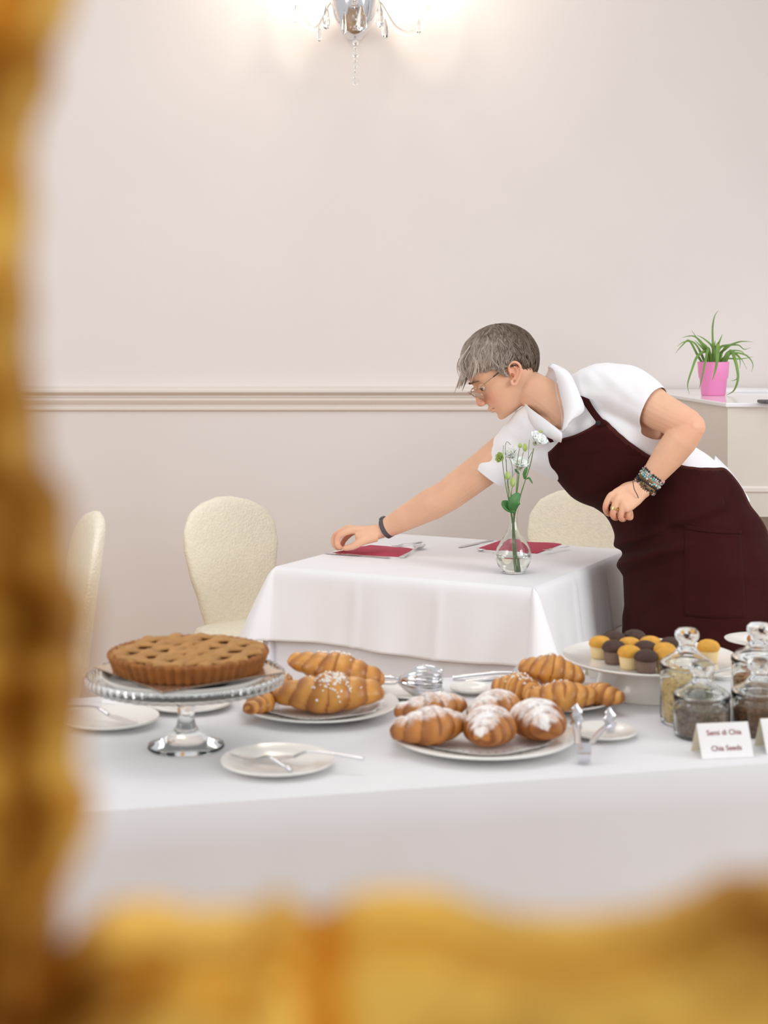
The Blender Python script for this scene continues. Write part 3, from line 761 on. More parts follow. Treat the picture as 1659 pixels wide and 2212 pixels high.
# glass cake stand, board, tart
st = bt_(402, 1614); GK = st.y / FPX
cs = thing('glass_cake_stand', 'clear glass footed cake stand with beaded rim holding the lattice tart', 'cake stand', st)
mb = MB()
mb.lathe([(r * GK, z * GK) for r, z in ((0, 0), (80, 0), (83, 3), (81, 8), (62, 14), (44, 22), (30, 34), (21, 48), (17.5, 64), (19, 84), (25, 104), (34, 124), (46, 137), (0, 137))], 48)
mb.build('foot', M_GLASS, cs)
PZ = 137.3 * GK; RP = .160
mb = MB(); sc_ = lambda a, r, z: r * (1 + (.010 * math.cos(64 * a) if r > .9 * RP else 0))
mb.lathe([(0, PZ), (.10, PZ), (RP - .008, PZ + .001), (RP - .002, PZ + .003), (RP, PZ + .006), (RP, PZ + .015), (RP - .002, PZ + .0185), (RP - .005, PZ + .0195), (RP - .008, PZ + .018), (RP - .010, PZ + .0065), (.10, PZ + .0055), (0, PZ + .0055)], 256, mod=sc_)
mb.build('plate_with_beaded_rim', M_GLASS, cs)
TP = st.z + PZ + .0062
lin = MB(); lin.lathe([(0, 0), (.122, 0), (.136, .012), (.137, .0135), (.135, .014), (.121, .002), (0, .0015)], 64)
o = lin.build('cake_plate_liner', M_CERAMIC); place(o, (st.x, st.y, TP + .0006)); tag(o, 'shallow white plate on the glass stand, underneath the cake board', 'plate')
bd = MB(); bd.use(M_BLACK); bd.box((0, 0, .001), (.222, .222, .002)); bd.use(M_FOIL); bd.box((0, 0, .0026), (.225, .225, .0012), bev=.0)
TB = TP + .0150
o = bd.build('cake_board', None, smooth=False); place(o, (st.x + .004, st.y - .002, TB), (0, 0, math.radians(38))); tag(o, 'square silver-gold cake board under the lattice tart', 'board')
# tart
tz = TB + .0034; RT = .128; HT = .0275
tart = thing('lattice_tart', 'round fluted lattice-topped brown tart on the glass cake stand', 'tart', (st.x + .004, st.y, tz))
mb = MB(); fl = lambda a, r, z: r * (1 + .022 * math.cos(52 * a) * (1 if r > .1 else 0))
mb.lathe([(0, 0), (RT * .90, 0), (RT * .93, .002), (RT * .985, HT * .8), (RT, HT - .003), (RT * 1.005, HT), (RT * .985, HT + .003), (RT * .93, HT + .002), (RT * .915, HT - .011), (0, HT - .011)], 312, mod=fl)
mb.build('crust', M_CRUST, tart, angle=70)
mb = MB(); mb.lathe([(0, HT - .0108), (RT * .914, HT - .0108), (RT * .914, HT - .0085), (0, HT - .007)], 64); mb.build('filling', M_JAM, tart)
for dirn in range(2):
    ang = math.radians(18 if dirn == 0 else 78)
    for k in range(6):
        off = (k - 2.5) * .0385; half = math.sqrt(max(0, (RT * .95) ** 2 - off ** 2)); rows = []; n = 40
        for i in range(n + 1):
            u = -half + 2 * half * i / n; r = math.hypot(u, off)
            wv = .0022 * math.cos(u / .0385 * PI / math.sin(math.radians(60)) + k * PI + dirn * PI)
            z = HT + .0015 + wv + .001 * noise.noise((u * 40, k, dirn))
            ring = []
            for q in range(10):
                g = 2 * PI * q / 10
                ring.append(Vector((u, off + .0105 * math.cos(g) * (1 + .08 * noise.noise((u * 60, k * 3, 2))), z + .0048 * math.sin(g))))
            rows.append(ring)
        mb = MB(); mb.rings(rows)
        o = mb.build('lattice_strip', M_LATT, tart); o.rotation_euler = (0, 0, ang)

# cake servers on small plates
def server(a, b, za, zb, label, blade_first=True, w=.022, bl=.11, group='cake servers and knives on small plates'):
    A, B = T(a[0], a[1], za), T(b[0], b[1], zb); L = (B - A).length
    mb = MB(); R = []
    for i in range(15):
        t = i / 14; hw = w * (math.sin(PI * min(1, t * .55 + .02)) ** .8 if t < .8 else lerp(math.sin(PI * .46) ** .8, .25, (t - .8) / .2))
        R.append([Vector((bl * t, hw * math.cos(g), .0007 * math.sin(g) + .004 * t * t)) for g in [2 * PI * j / 12 for j in range(12)]])
    mb.rings(R)
    root = thing('cake_server', label, 'cake server', A, 0, group)
    d = (B - A).normalized(); root.rotation_euler = d.to_track_quat('X', 'Z').to_euler()
    mb.build('blade', M_STEEL, root)
    mb = MB(); mb.tube(cr([(bl * .96, 0, .004), (bl + .02, 0, .012), (lerp(bl, L, .5), 0, .010), (L * .95, 0, .003), (L, 0, .001)], 6), [.005] * 6 + [.0035] * 6 + [.004] * 6 + [.0055] * 6 + [.002], 8, flat=.5, up=(0, 0, 1)); mb.build('handle', M_STEEL, root)
    return root
server((528, 1640), (787, 1641), BT + .010, BT + .022, 'silver cake server with its handle reaching past the front small plate', w=.013, bl=.085)
server((497, 1629), (630, 1666), BT + .016, BT + .012, 'shorter silver cake knife lying across the front small plate', w=.008, bl=.06)
server((312, 1566), (140, 1528), BT + .010, BT + .020, 'silver cake knife on the small plate near the gilded frame', w=.010, bl=.08)

# silver shell tongs
def shell_tongs(pc, pend, D, zb, R, label, dark=False):
    root = thing('serving_tongs', label, 'serving tongs', P(pc[0], pc[1], D), 0, 'silver shell tongs')
    c = P(pc[0], pc[1], D); e = P(pend[0], pend[1], D + .01); ax = (c - e).normalized()
    q = ax.to_track_quat('X', 'Z').to_matrix()
    for sgn in (1, -1):
        mb = MB(); rows = []
        for i in range(15):
            t = i / 14; row = []
            for j in range(61):
                g = PI * j / 60; flute = 1 + .065 * math.cos(22 * g) * min(1, t * 1.5)
                rr = R * math.sin(PI * (.05 + .74 * t)) ** .75 * flute
                x = R * (-1.55 + 2.55 * t + .08 * math.cos(22 * g) * t * t)
                row.append(c + q @ Vector((x, rr * math.cos(g), sgn * (rr * math.sin(g) * .92 + .0008))))
            rows.append(row)
        mb.grid(rows); o = mb.build('shell_bowl', M_SILVER, root, True, recalc=False); so = o.modifiers.new('thick', 'SOLIDIFY'); so.thickness = .0009
        s0 = c + q @ Vector((-R * 1.5, 0, sgn * .002)); mb = MB()
        mb.tube(cr([s0, s0.lerp(e, .3) + Vector((0, 0, sgn * .004)), e + Vector((0, 0, sgn * .006))], 5), [.0045] * 5 + [.006] * 5 + [.008], 10, flat=.5, up=(0, 0, 1)); mb.build('handle', M_SILVER, root, True)
    return root
shell_tongs((918, 1472), (815, 1468), 2.78, 0, .0305, 'silver shell-shaped serving tongs with closed fluted bowls beside the pearl-sugar croissants')
shell_tongs((1140, 1450), (978, 1470), 2.93, 0, .019, 'silver serving tongs whose bowl is hidden behind the plain croissants')

# steel tongs standing at the powdered croissants
U = T(1262, 1648, BT + .003); uk = U.y / FPX
tg = thing('pastry_tongs', 'steel pastry tongs standing open at the edge of the powdered croissant plate', 'tongs', (U.x, U.y, BT))
hz = BT + .004
L1, L2 = P(1245, 1556, 2.49), P(1317, 1564, 2.49)
uL, uR = P(1246, 1612, U.y), P(1279, 1612, U.y)
ub = U.z
mb = MB(); R = []
for i in range(15):
    t = i / 14; z = lerp(uL.z + .004, ub, min(1, t * 1.6)) if t < .63 else ub; yy = U.y + (0 if t < .63 else (t - .63) * .03) - .004 * math.sin(PI * min(1, t / .63)); w = lerp(uR.x - uL.x, (uR.x - uL.x) * .74, t) / 2; cx_ = (uL.x + uR.x) / 2 - .001
    n2 = Vector((0, .0007, 0)) if t < .55 else Vector((0, 0, .0007))
    R.append([Vector((cx_ + sx * w, yy, z + .0008)) + n2 * sy for sx, sy in ((-1, -1), (-.5, -1.6), (0, -1.8), (.5, -1.6), (1, -1), (1, 1), (.5, .6), (0, .4), (-.5, .6), (-1, 1))])
mb.rings(R); mb.build('spring_end', M_STEEL, tg, True)
for nm, s0, claw in (('a', Vector((uL.x + .002, U.y + .001, uL.z + .003)), L1), ('b', Vector((uR.x - .002, U.y + .001, uR.z + .003)), L2)):
    mb = MB(); mb.tube([s0, s0.lerp(claw, .5) + Vector((0, 0, .004)), claw], [.005, .0055, .006], 10, flat=.35, up=(0, 0, 1)); mb.build('arm', M_STEEL, tg, True)
    k = claw.y / FPX; R = []
    for i in range(13):
        t = i / 12; z = lerp(-20, 36, t) * k; w = (7 + 6 * math.sin(PI * min(1, t * .8 + .2))) * k * (1 if t < .85 else lerp(1, .25, (t - .85) / .15)); bend = -6 * k * math.sin(PI * t)
        R.append([claw + Vector((w * math.cos(g) + (2 * k * math.sin(t * 20)), bend + .0022 * math.sin(g), z)) for g in [2 * PI * j / 12 for j in range(12)]])
    mb = MB(); mb.rings(R); mb.build('claw', M_STEEL, tg, True)

# muffin stand
ms = bt_(1405, 1493); mk = ms.y / FPX
mst = thing('muffin_stand', 'white porcelain cake stand on a broad foot, crowded with muffins', 'cake stand', ms)
mb = MB(); mb.lathe([(0, 0), (.112, 0), (.113, .002), (.102, .008), (.097, .03), (.094, 62 * mk), (.098, 66 * mk), (0, 66 * mk)], 56); mb.build('foot', M_CERAMIC, mst)
mz = 66.3 * mk; MR = .166
mb = MB(); mb.lathe([(0, mz), (.10, mz), (MR - .012, mz + .002), (MR - .002, mz + .006), (MR, mz + .0085), (MR - .002, mz + .010), (MR - .010, mz + .0075), (MR - .016, mz + .0055), (.10, mz + .005), (0, mz + .005)], 72); mb.build('plate', M_CERAMIC, mst)
MT = ms.z + mz + .0055
def muffin(choc, label, seed):
    r = thing('muffin', label, 'muffin', group='chocolate muffins on the white stand' if choc else 'yellow muffins on the white stand')
    pl = lambda a, rr, z: rr * (1 + .035 * math.cos(26 * a))
    mb = MB(); mb.lathe([(0, 0), (.0165, 0), (.018, .001), (.0215, .024), (.0210, .0245), (0, .0245)], 104, mod=pl); mb.build('paper_cup', M_CCUP if choc else M_YCUP, r, angle=80)
    mb = MB()
    f = lambda a, rr, z: rr * (1 + .09 * noise.noise((math.cos(a) * 1.4 + seed, math.sin(a) * 1.4, z * 40)))
    mb.lathe([(.018, .0235), (.0215, .0245), (.0245, .028), (.0245, .032), (.0225, .037), (.018, .0415), (.011, .0445), (.004, .0458), (0, .046)], 36, mod=f); mb.build('cake_top', M_CMUF if choc else M_YMUF, r)
    return r
my = muffin(False, '', 1); mc = muffin(True, '', 4)
MUF = [(0, 1297, 1421, 'yellow muffin at the end of the stand nearest the croissants'), (0, 1360, 1444, 'yellow muffin in the front row between two chocolate ones'), (1, 1326, 1433, 'chocolate muffin at the front beside the endmost yellow muffin'),
       (1, 1396, 1453, 'chocolate muffin at the front edge of the stand, with the brown pleated paper clearest'), (0, 1440, 1451, 'yellow muffin behind the glass of the tall oat jar, at the front'), (1, 1327, 1410, 'chocolate muffin in the back row above the endmost yellow muffin'),
       (1, 1371, 1408, 'chocolate muffin with a cracked top, farthest back on the stand'), (0, 1360, 1427, 'yellow muffin in the middle row, half hidden by the front yellow muffin'), (0, 1405, 1422, 'yellow muffin in the back row beside the cracked chocolate one'),
       (1, 1394, 1434, 'chocolate muffin in the middle row, ringed by yellow ones'), (1, 1450, 1424, 'chocolate muffin at the back, next to the knob of the oat jar'), (0, 1436, 1438, 'yellow muffin in the middle row touching the oat jar lid'), (0, 1530, 1432, 'lone yellow muffin seen on the far side of the oat jar')]
first = {0: my, 1: mc}; used = set()
for n, (c, x, y, lab) in enumerate(MUF):
    loc = T(x, y, MT); s = (.88, .88, .90 + .05 * ((n * 37) % 5) / 4)
    if c not in used: place(first[c], loc, (0, 0, n * 1.1), s); first[c]['label'] = lab; used.add(c)
    else: dup(first[c], loc, (0, 0, n * 1.1), lab, s)

# small cards, raised plate and box behind the jars
def tent_card(loc, rotz, w, h, d, label, lines=(), m=M_PAPER):
    root = thing('tent_card', label, 'place card', loc, rotz, 'tent cards on the buffet')
    for s in (-1, 1):
        mb = MB(); R = []
        n = Vector((0, s * h, d / 2)).normalized() * .0006
        a, b = Vector((0, 0, h)), Vector((0, s * d / 2, 0))
        pts = [(-w / 2, a), (w / 2, a), (w / 2, b), (-w / 2, b)]
        mb.rings([[Vector((x, p.y, p.z)) + n * k for x, p in pts] for k in (0, 1)]); mb.build('card_face', M_PAPER if s < 0 else M_CREAM, root, smooth=False)
    for k, (txt, zz, sz) in enumerate(lines):
        cu = bpy.data.curves.new('t', 'FONT'); cu.body = txt; cu.size = sz; cu.align_x = 'CENTER'; cu.align_y = 'CENTER'; cu.extrude = .0001; cu.offset = .00012
        to = bpy.data.objects.new('t', cu); COL.objects.link(to); bpy.context.view_layer.update()
        me = bpy.data.meshes.new_from_object(to.evaluated_get(bpy.context.evaluated_depsgraph_get())); bpy.data.objects.remove(to)
        me.materials.clear(); me.materials.append(M_INK)
        sl = math.atan2(h, d / 2)
        me.transform(Matrix.Translation((0, -d / 2 * (1 - zz / h) - .0009, zz + .0003)) @ Matrix.Rotation(sl, 4, 'X'))
        lo = finish('printed_line', me, root, smooth=False, recalc=False); lo['label'] = 'red printed words'
    return root
k1 = T(1572, 1637, BT); 
tent_card((k1.x - .004, k1.y + .022, BT), math.radians(9), .086, .050, .050, 'white tent card printed with two red lines before the dark seed jar', (('Semi di Chia', .036, .0115), ('Chia Seeds', .014, .0115)))
k2 = T(1707, 1625, BT)
tent_card((k2.x, k2.y + .022, BT), math.radians(9), .090, .050, .050, 'white tent card cut off by the picture edge, before the brown flake jar')
k3 = bt_(268, 1517)
tent_card((k3.x, k3.y, BT), math.radians(-8), .075, .022, .03, 'small blank tent card behind the glass cake stand')
k4 = bt_(1292, 1466)
tent_card((k4.x, k4.y + .02, BT), math.radians(10), .04, .032, .03, 'small cream tent card behind the muffin stand foot')
rp = bt_(1640, 1462); rk = rp.y / FPX
rs = thing('raised_dish', 'small white raised dish of pastries behind the tall fruit jar', 'dish', rp)
mb = MB(); mb.lathe([(0, 0), (.045, 0), (.046, .003), (.02, .012), (.018, .055), (.03, .0632), (0, .0632)], 36); mb.build('foot', M_CERAMIC, rs)
mb = MB(); mb.lathe([(0, .0636), (.03, .0636), (.066, .073), (.067, .075), (.065, .0755), (.03, .067), (0, .0665)], 48); mb.build('dish', M_CERAMIC, rs)
pp = Vector((rp.x - .012, rp.y - .02, rp.z + .0672))
croissant(pp, (0, 0, 1.2), .05, .016, .4, 4, 31, 'small golden pastry on the raised dish behind the jars', 'pastries on the raised dish')
pb2 = bt_(1556, 1464)
plate(pb2, .040, 'small white plate between the jars, at the back edge of the buffet', rim=.010)

# glass jars
def jar(base, R, hb, hl, label, content, clabel, fill, cname):
    root = thing('glass_jar', label, 'jar', base, 0, 'glass jars with knobbed lids')
    mb = MB(); w = .0022
    mb.lathe([(0, 0), (R * .90, 0), (R * .97, .003), (R, .010), (R, hb - .008), (R * .985, hb - .003), (R * .95, hb), (R * .95 - w, hb), (R - w * 1.2, hb - .010), (R - w, .012), (R * .9, .0055), (0, .0055)], 56); mb.build('jar_body', M_GLASS, root)
    mb = MB(); z0 = hb + .0004
    ro = [(R * .93 - w, z0 - .012), (R * .93 - w, z0), (R * 1.0, z0), (R * 1.02, z0 + .003), (R * 1.0, z0 + .010), (R * .86, z0 + .018), (R * .55, z0 + .028), (R * .34, z0 + .040), (R * .29, z0 + .046), (R * .31, z0 + .051), (R * .42, z0 + .058), (R * .455, z0 + .065), (R * .43, z0 + .073), (R * .30, z0 + .079), (0, z0 + .081)]
    sc = hl / .081; ro = [(r, z0 + (z - z0) * (sc if z > z0 else 1)) for r, z in ro]
    ri = [(0, z0 + .044 * sc), (R * .18, z0 + .040 * sc), (R * .40, z0 + .029 * sc), (R * .78, z0 + .015 * sc), (R * .90, z0 + .008 * sc), (R * .93 - 2 * w, z0), (R * .93 - 2 * w, z0 - .012)]
    pr = ro + ri
    b0 = mb.lathe(pr, 56, cap0=False, cap1=False); n = 56
    mb_n = len(pr)
    for j in range(n): mb.face((b0 + j, b0 + (mb_n - 1) * n + j, b0 + (mb_n - 1) * n + (j + 1) % n, b0 + (j + 1) % n))
    mb.build('lid', M_GLASS, root)
    mb = MB(); ri_ = R - w - .001
    f = lambda a, r, z: r
    pr = [(0, .0062), (R * .88, .0062), (ri_ - .0005, .013), (ri_, .020), (ri_, fill - .004), (ri_ * .9, fill), (ri_ * .5, fill + .004), (0, fill + .003)]
    mb.lathe(pr, 56)
    o = mb.build(cname, content); o.location = base; tag(o, clabel, 'breakfast cereal' if cname != 'chia_seeds' else 'seeds', kind='stuff')
    return root
jar(bt_(1484, 1560), .0465, .094, .070, 'tall clear glass jar of pale oats, next to the muffins', M_OATS, 'pale oat flakes filling the tall jar next to the muffins', .072, 'oat_flakes')
jar(bt_(1516, 1589), .0470, .062, .064, 'low clear glass jar of dark seeds behind the printed card', M_CHIA, 'dark grey chia seeds in the low jar behind the printed card', .043, 'chia_seeds')
jar(bt_(1640, 1545), .0485, .094, .070, 'tall clear glass jar of fruit muesli behind the low jar of brown flakes', M_FRUITMIX, 'fruit muesli in the tall jar behind the brown flakes', .070, 'fruit_muesli')
jar(bt_(1641, 1582), .0470, .062, .064, 'low clear glass jar of brown flakes behind the cut-off card', M_FLAKE, 'brown cereal flakes in the low jar beside the dark seeds', .044, 'cereal_flakes')
# ------------------------------------------------------------------ the waitress
WB = Vector((P(1520, 1200, 4.42).x, 4.42, 0))
wm = thing('person', 'person in white shirt and burgundy apron bending over the dining table to set a napkin', 'person', WB)
# torso and skirt surface: key stations (px x, px y, distance, half width, half depth, heading of the front)
ST = [(1205, 872, 4.41, .062, .060, -.30, -.95), (1232, 884, 4.41, .105, .078, -.42, -.90), (1270, 914, 4.41, .166, .104, -.50, -.86), (1318, 962, 4.41, .174, .122, -.55, -.83),
      (1392, 1026, 4.41, .158, .118, -.62, -.78), (1450, 1088, 4.39, .176, .138, -.68, -.73), (1492, 1160, 4.37, .198, .166, -.72, -.69), (1512, 1270, 4.34, .214, .176, -.74, -.67),
      (1528, 1400, 4.33, .232, .195, -.75, -.66), (1532, 1560, 4.33, .240, .200, -.75, -.66)]
sc_ = [P(a[0], a[1], a[2]) for a in ST]
def smooth_tab(vals, u):
    i = min(int(u), len(vals) - 2); t = u - i
    p0 = vals[max(i - 1, 0)]; p1 = vals[i]; p2 = vals[i + 1]; p3 = vals[min(i + 2, len(vals) - 1)]
    return 0.5 * ((2 * p1) + (p2 - p0) * t + (2 * p0 - 5 * p1 + 4 * p2 - p3) * t * t + (3 * p1 - p0 - 3 * p2 + p3) * t ** 3)
def station(u):
    c = smooth_tab(sc_, u); a = smooth_tab([s[3] for s in ST], u); b = smooth_tab([s[4] for s in ST], u)
    e = .05; t = (smooth_tab(sc_, max(0, u - e)) - smooth_tab(sc_, min(len(ST) - 1.001, u + e))).normalized()
    n0 = Vector((smooth_tab([s[5] for s in ST], u), smooth_tab([s[6] for s in ST], u), 0))
    n = (n0 - t * n0.dot(t)).normalized(); s = n.cross(t) * -1
    if s.x < 0: s = -s
    return c, s, n, t, a, b
def S(u, th, off=0.0):
    c, s, n, t, a, b = station(u)
    ct, st_ = math.cos(th), math.sin(th); pw = .88
    x = math.copysign(abs(st_) ** pw, st_); y = math.copysign(abs(ct) ** pw, ct)
    return c + s * (x * (a + off)) + n * (y * (b + off))
def srings(u0, u1, nu, off=0.0, n=48): return [[S(lerp(u0, u1, i / nu), 2 * PI * j / n, off) for j in range(n)] for i in range(nu + 1)]

HC = P(1111, 808, 4.40); HU = 1 / 743.0                           # head: near-ear point; metres a photo pixel there
yaw = math.radians(5)
fw = Vector((-.8, -.0, -.6)); upv = Vector((-.6, 0, .8)); sd = Vector((0, -1, 0))     # face forward, crown, the side towards the camera
Rz = Matrix.Rotation(yaw, 3, upv); fw = Rz @ fw; sd = Rz @ sd
HM = HC - sd * .076                                               # middle plane of the head
def H(f, u, s): return HM + fw * f + upv * u + sd * s

# head as stacked outlines: level: front, back, half width
HT_ = [(-.093, .093, .062, .010), (-.088, .0985, .032, .024), (-.080, .1015, .008, .038), (-.070, .1005, -.012, .046), (-.062, .1015, -.026, .051), (-.055, .1045, -.038, .055), (-.048, .1035, -.050, .058), (-.041, .1075, -.060, .060),
       (-.033, .1065, -.066, .062), (-.024, .1060, -.072, .0645), (-.010, .1050, -.078, .068), (.010, .1035, -.085, .071), (.025, .1045, -.090, .073), (.036, .1075, -.092, .074), (.047, .1095, -.094, .075), (.065, .1080, -.095, .0755),
       (.085, .0980, -.090, .073), (.102, .0810, -.079, .066), (.115, .0560, -.060, .052), (.124, .0240, -.036, .030), (.1265, .004, -.012, .010)]
def head_ring(u, n=40):
    f, b, w = interp(HT_, u); R = []
    for j in range(n):
        a = 2 * PI * j / n; ca, sa = math.cos(a), math.sin(a)
        if ca >= 0: ff = f * abs(ca) ** .82 if f > 0 else f * ca; x = ff
        else: x = b * abs(ca) ** .95 if b < 0 else b * (1 - abs(ca)) + b * abs(ca) * 1.0
        if ca < 0 and b > 0: x = lerp(b, f, 0) * 1.0
        s = w * math.copysign(abs(sa) ** (.72 if ca > 0 else .85), sa)
        # eye sockets and cheek shaping
        e = math.exp(-((u - .026) / .014) ** 2) * math.exp(-((abs(s) - .033) / .016) ** 2)
        if ca > 0: x -= .012 * e
        ck = math.exp(-((u + .015) / .022) ** 2) * math.exp(-((abs(s) - .045) / .018) ** 2)
        if ca > 0: x += .003 * ck
        R.append(H(x, u, s))
    return R
bd = MB()
levels = [-.093 + (.2195) * i / 60 for i in range(61)]
bd.rings([head_ring(u) for u in levels])
# nose
def tri_ring(f, u, w, d): return [H(f, u, 0) + sd * (w * math.sin(g)) + fw * (d * (math.cos(g) - 1)) for g in [2 * PI * j / 16 for j in range(16)]]
bd.rings([tri_ring(.113, .036, .007, .009), tri_ring(.118, .022, .008, .011), tri_ring(.1255, .006, .010, .013), tri_ring(.1318, -.006, .0118, .014), tri_ring(.1338, -.013, .0132, .0145), tri_ring(.1305, -.020, .0125, .013), tri_ring(.122, -.025, .010, .008)])
for q in (-1, 1): bd.ell(H(.118, -.017, q * .0125), (.009, .006, .008), 12, 8)
bd.ell(H(.1075, -.043, 0), (.009, .021, .0055), 16, 8, Matrix((fw, sd, upv)).transposed())
bd.ell(H(.1035, -.0535, 0), (.009, .019, .006), 16, 8, Matrix((fw, sd, upv)).transposed())
bd.ell(H(.094, -.080, 0), (.012, .018, .012), 16, 8, Matrix((fw, sd, upv)).transposed())
# ears: drawn round the near ear's outline, mirrored for the other
EARO = [(1104, 811), (1100, 803), (1098, 794), (1101, 786), (1108, 782.5), (1116, 784), (1122, 791), (1124, 801), (1122, 811), (1118, 820), (1115, 828), (1110, 832), (1106, 828), (1105, 821)]
def ear_pt(x, y, s): 
    w = P(x, y, 4.40) - HC; return H(w.dot(fw0), w.dot(up0), s)
fw0, up0 = Vector((-.8, 0, -.6)), Vector((-.6, 0, .8))
for q in (-1, 1):
    so_ = [.0745, .078, .081, .084, .087, .089, .090, .089, .087, .0845, .082, .080, .0775, .0755]
    bd.tube(cr([ear_pt(x, y, q * s_) for (x, y), s_ in zip(EARO, so_)], 4), [.0034] * 8 + [.0044] * 28 + [.0050] * 17, 8)
    bd.tube(cr([ear_pt(x, y, q * s_) for x, y, s_ in ((1109, 792, .080), (1115, 795, .083), (1117, 804, .083), (1114, 813, .080), (1109, 820, .077))], 4), .0036, 8)
    bd.ell(ear_pt(1110, 806, q * .0735), (.011, .006, .024), 14, 10, Matrix((Vector((-.98, 0, -.2)), sd, Vector((-.2, 0, .98)))).transposed())
# neck
bd.tube(cr([P(1102, 800, 4.478), P(1126, 824, 4.470), P(1151, 843, 4.458), P(1181, 863, 4.443), P(1211, 886, 4.430), P(1232, 902, 4.425)], 5), [lerp(.040, .054, i / 10) for i in range(10)] + [lerp(.054, .058, i / 5) for i in range(5)] + [lerp(.058, .072, i / 10) for i in range(11)], 26)
bd.rings(srings(.4, 6.5, 40, -.016, 40))
# arms
SLp, SRp = P(1372, 862, 4.31), P(1130, 948, 4.475)
EL = P(1492, 922, 4.20); ER = P(968, 1070, 4.57)
handD = 4.235
WL = P(1392, 1052, handD - .005); WR = P(829, 1144, 4.66)
def arm(pts, rads, n=22):
    q = cr(pts, 6); k = 6; r = []
    for i in range(len(rads) - 1): r += [lerp(rads[i], rads[i + 1], (t / k) ** 1.0) for t in range(k)]
    bd.tube(q, r + [rads[-1]], n)
nb = P(1262, 885, 4.39)
arm([nb, SLp, SLp.lerp(EL, .45), SLp.lerp(EL, .8), EL + Vector((.006, 0, 0))], [.045, .058, .054, .049, .041])
arm([EL, EL.lerp(WL, .22), EL.lerp(WL, .5), EL.lerp(WL, .8), WL], [.041, .047, .043, .033, .0285])
bd.ell(EL, (.041, .041, .041))
bd.ell(ER, (.0485, .0485, .0485))
arm([P(1200, 908, 4.42), SRp, SRp.lerp(ER, .5), SRp.lerp(ER, .85), ER], [.045, .058, .053, .050, .048])
arm([ER, ER.lerp(WR, .25), ER.lerp(WR, .6), ER.lerp(WR, .85), WR], [.048, .049, .040, .033, .0285])
# hands
def finger(pts, rads, base=None):
    if base is not None: pts = [base.lerp(pts[0], .72)] + list(pts); rads = [rads[0] * .9] + list(rads)
    q = cr(pts, 5); r = []
    for i in range(len(rads) - 1): r += [lerp(rads[i], rads[i + 1], t / 5) for t in range(5)]
    bd.tube(q, r + [rads[-1]], 12)
    bd.ell(q[-1], rads[-1] * .98, 12, 8)
def palm(w, mcps, th):
    n = 20; m0 = mcps[0]; m3 = mcps[-1]; mid = sum(mcps, Vector()) / len(mcps)
    ac = (m3 - m0).normalized(); ax = (mid - w).normalized(); nn = ac.cross(ax).normalized(); ac = ax.cross(nn).normalized()
    half = (m3 - m0).length / 2; R = []
    for t, hw, ht in ((-.12, .026, .021), (.1, .028, .019), (.4, half + .004, .0165), (.75, half + .008, .0145), (1.0, half + .0075, .012), (1.08, half + .003, .008)):
        c = w.lerp(mid, t); R.append([c + ac * (hw * math.copysign(abs(math.cos(a)) ** .75, math.cos(a))) + nn * (ht * math.sin(a)) for a in [2 * PI * j / n for j in range(n)]])
    bd.rings(R)
rh = [[(755, 1147, 4.640), (732, 1158, 4.634), (729, 1175, 4.638), (735, 1183, 4.648)], [(752, 1142, 4.660), (725, 1157, 4.658), (722, 1175, 4.660), (730, 1184, 4.666)],
      [(754, 1144, 4.681), (730, 1161, 4.682), (727, 1177, 4.684), (735, 1184, 4.686)], [(762, 1150, 4.700), (744, 1166, 4.703), (739, 1179, 4.704), (745, 1184, 4.704)]]
rhp = [[P(*p) for p in f] for f in rh]
palm(P(822, 1147, 4.662), [f[0] for f in rhp], .015)
for f, r in zip(rhp, (.0098, .0100, .0094, .0082)): finger(f, [r * 1.15, r * 1.02, r * .92, r * .80], P(822, 1147, 4.662))
finger([P(812, 1159, 4.645), P(784, 1168, 4.626), P(763, 1180, 4.630), P(746, 1184, 4.640)], [.0170, .0145, .0112, .0088])
bd.tube(cr([P(836, 1144, 4.660), P(816, 1151, 4.652), P(792, 1156, 4.642), P(768, 1156, 4.643)], 4), [.012, .015, .017, .019, .0195, .0195, .0195, .0195, .019, .018, .017, .0155, .0135], 16)
bd.ell(P(792, 1164, 4.642), (.022, .015, .014), 14, 10)
hd = handD - 4.15 - .028
lh = [[(1320, 1070, 4.150), (1308, 1095, 4.148), (1314, 1110, 4.172), (1330, 1105, 4.190)], [(1333, 1078, 4.138), (1324, 1110, 4.138), (1331, 1119, 4.164), (1345, 1108, 4.184)],
      [(1347, 1087, 4.136), (1341, 1117, 4.138), (1348, 1121, 4.162), (1358, 1107, 4.180)], [(1361, 1095, 4.140), (1357, 1116, 4.144), (1363, 1118, 4.162), (1363, 1106, 4.180)]]
lhp = [[P(x, y, D + hd) for x, y, D in f] for f in lh]
palm(P(1387, 1056, 4.160 + hd), [f[0] for f in lhp], .016)
for f, r in zip(lhp, (.0088, .0088, .0084, .0078)): finger(f, [r * 1.12, r * .98, r * .9, r * .8], P(1387, 1056, 4.160 + hd))
finger([P(1374, 1048, 4.176 + hd), P(1350, 1052, 4.192 + hd), P(1330, 1068, 4.198 + hd), P(1316, 1084, 4.196 + hd)], [.014, .0115, .0100, .0082])
# legs
for q in (-1, 1):
    c6, s6, n6, *_ = station(6.3); hx = c6 + s6 * (q * .085); ft = Vector((hx.x + .05, hx.y + .03 * q, .09))
    bd.tube([hx, hx.lerp(ft, .5) + n6 * .01, ft], [.085, .06, .042], 18)
body_me = remeshed(bd, .0024, 3, .5)
body_me.materials.append(M_SKIN)
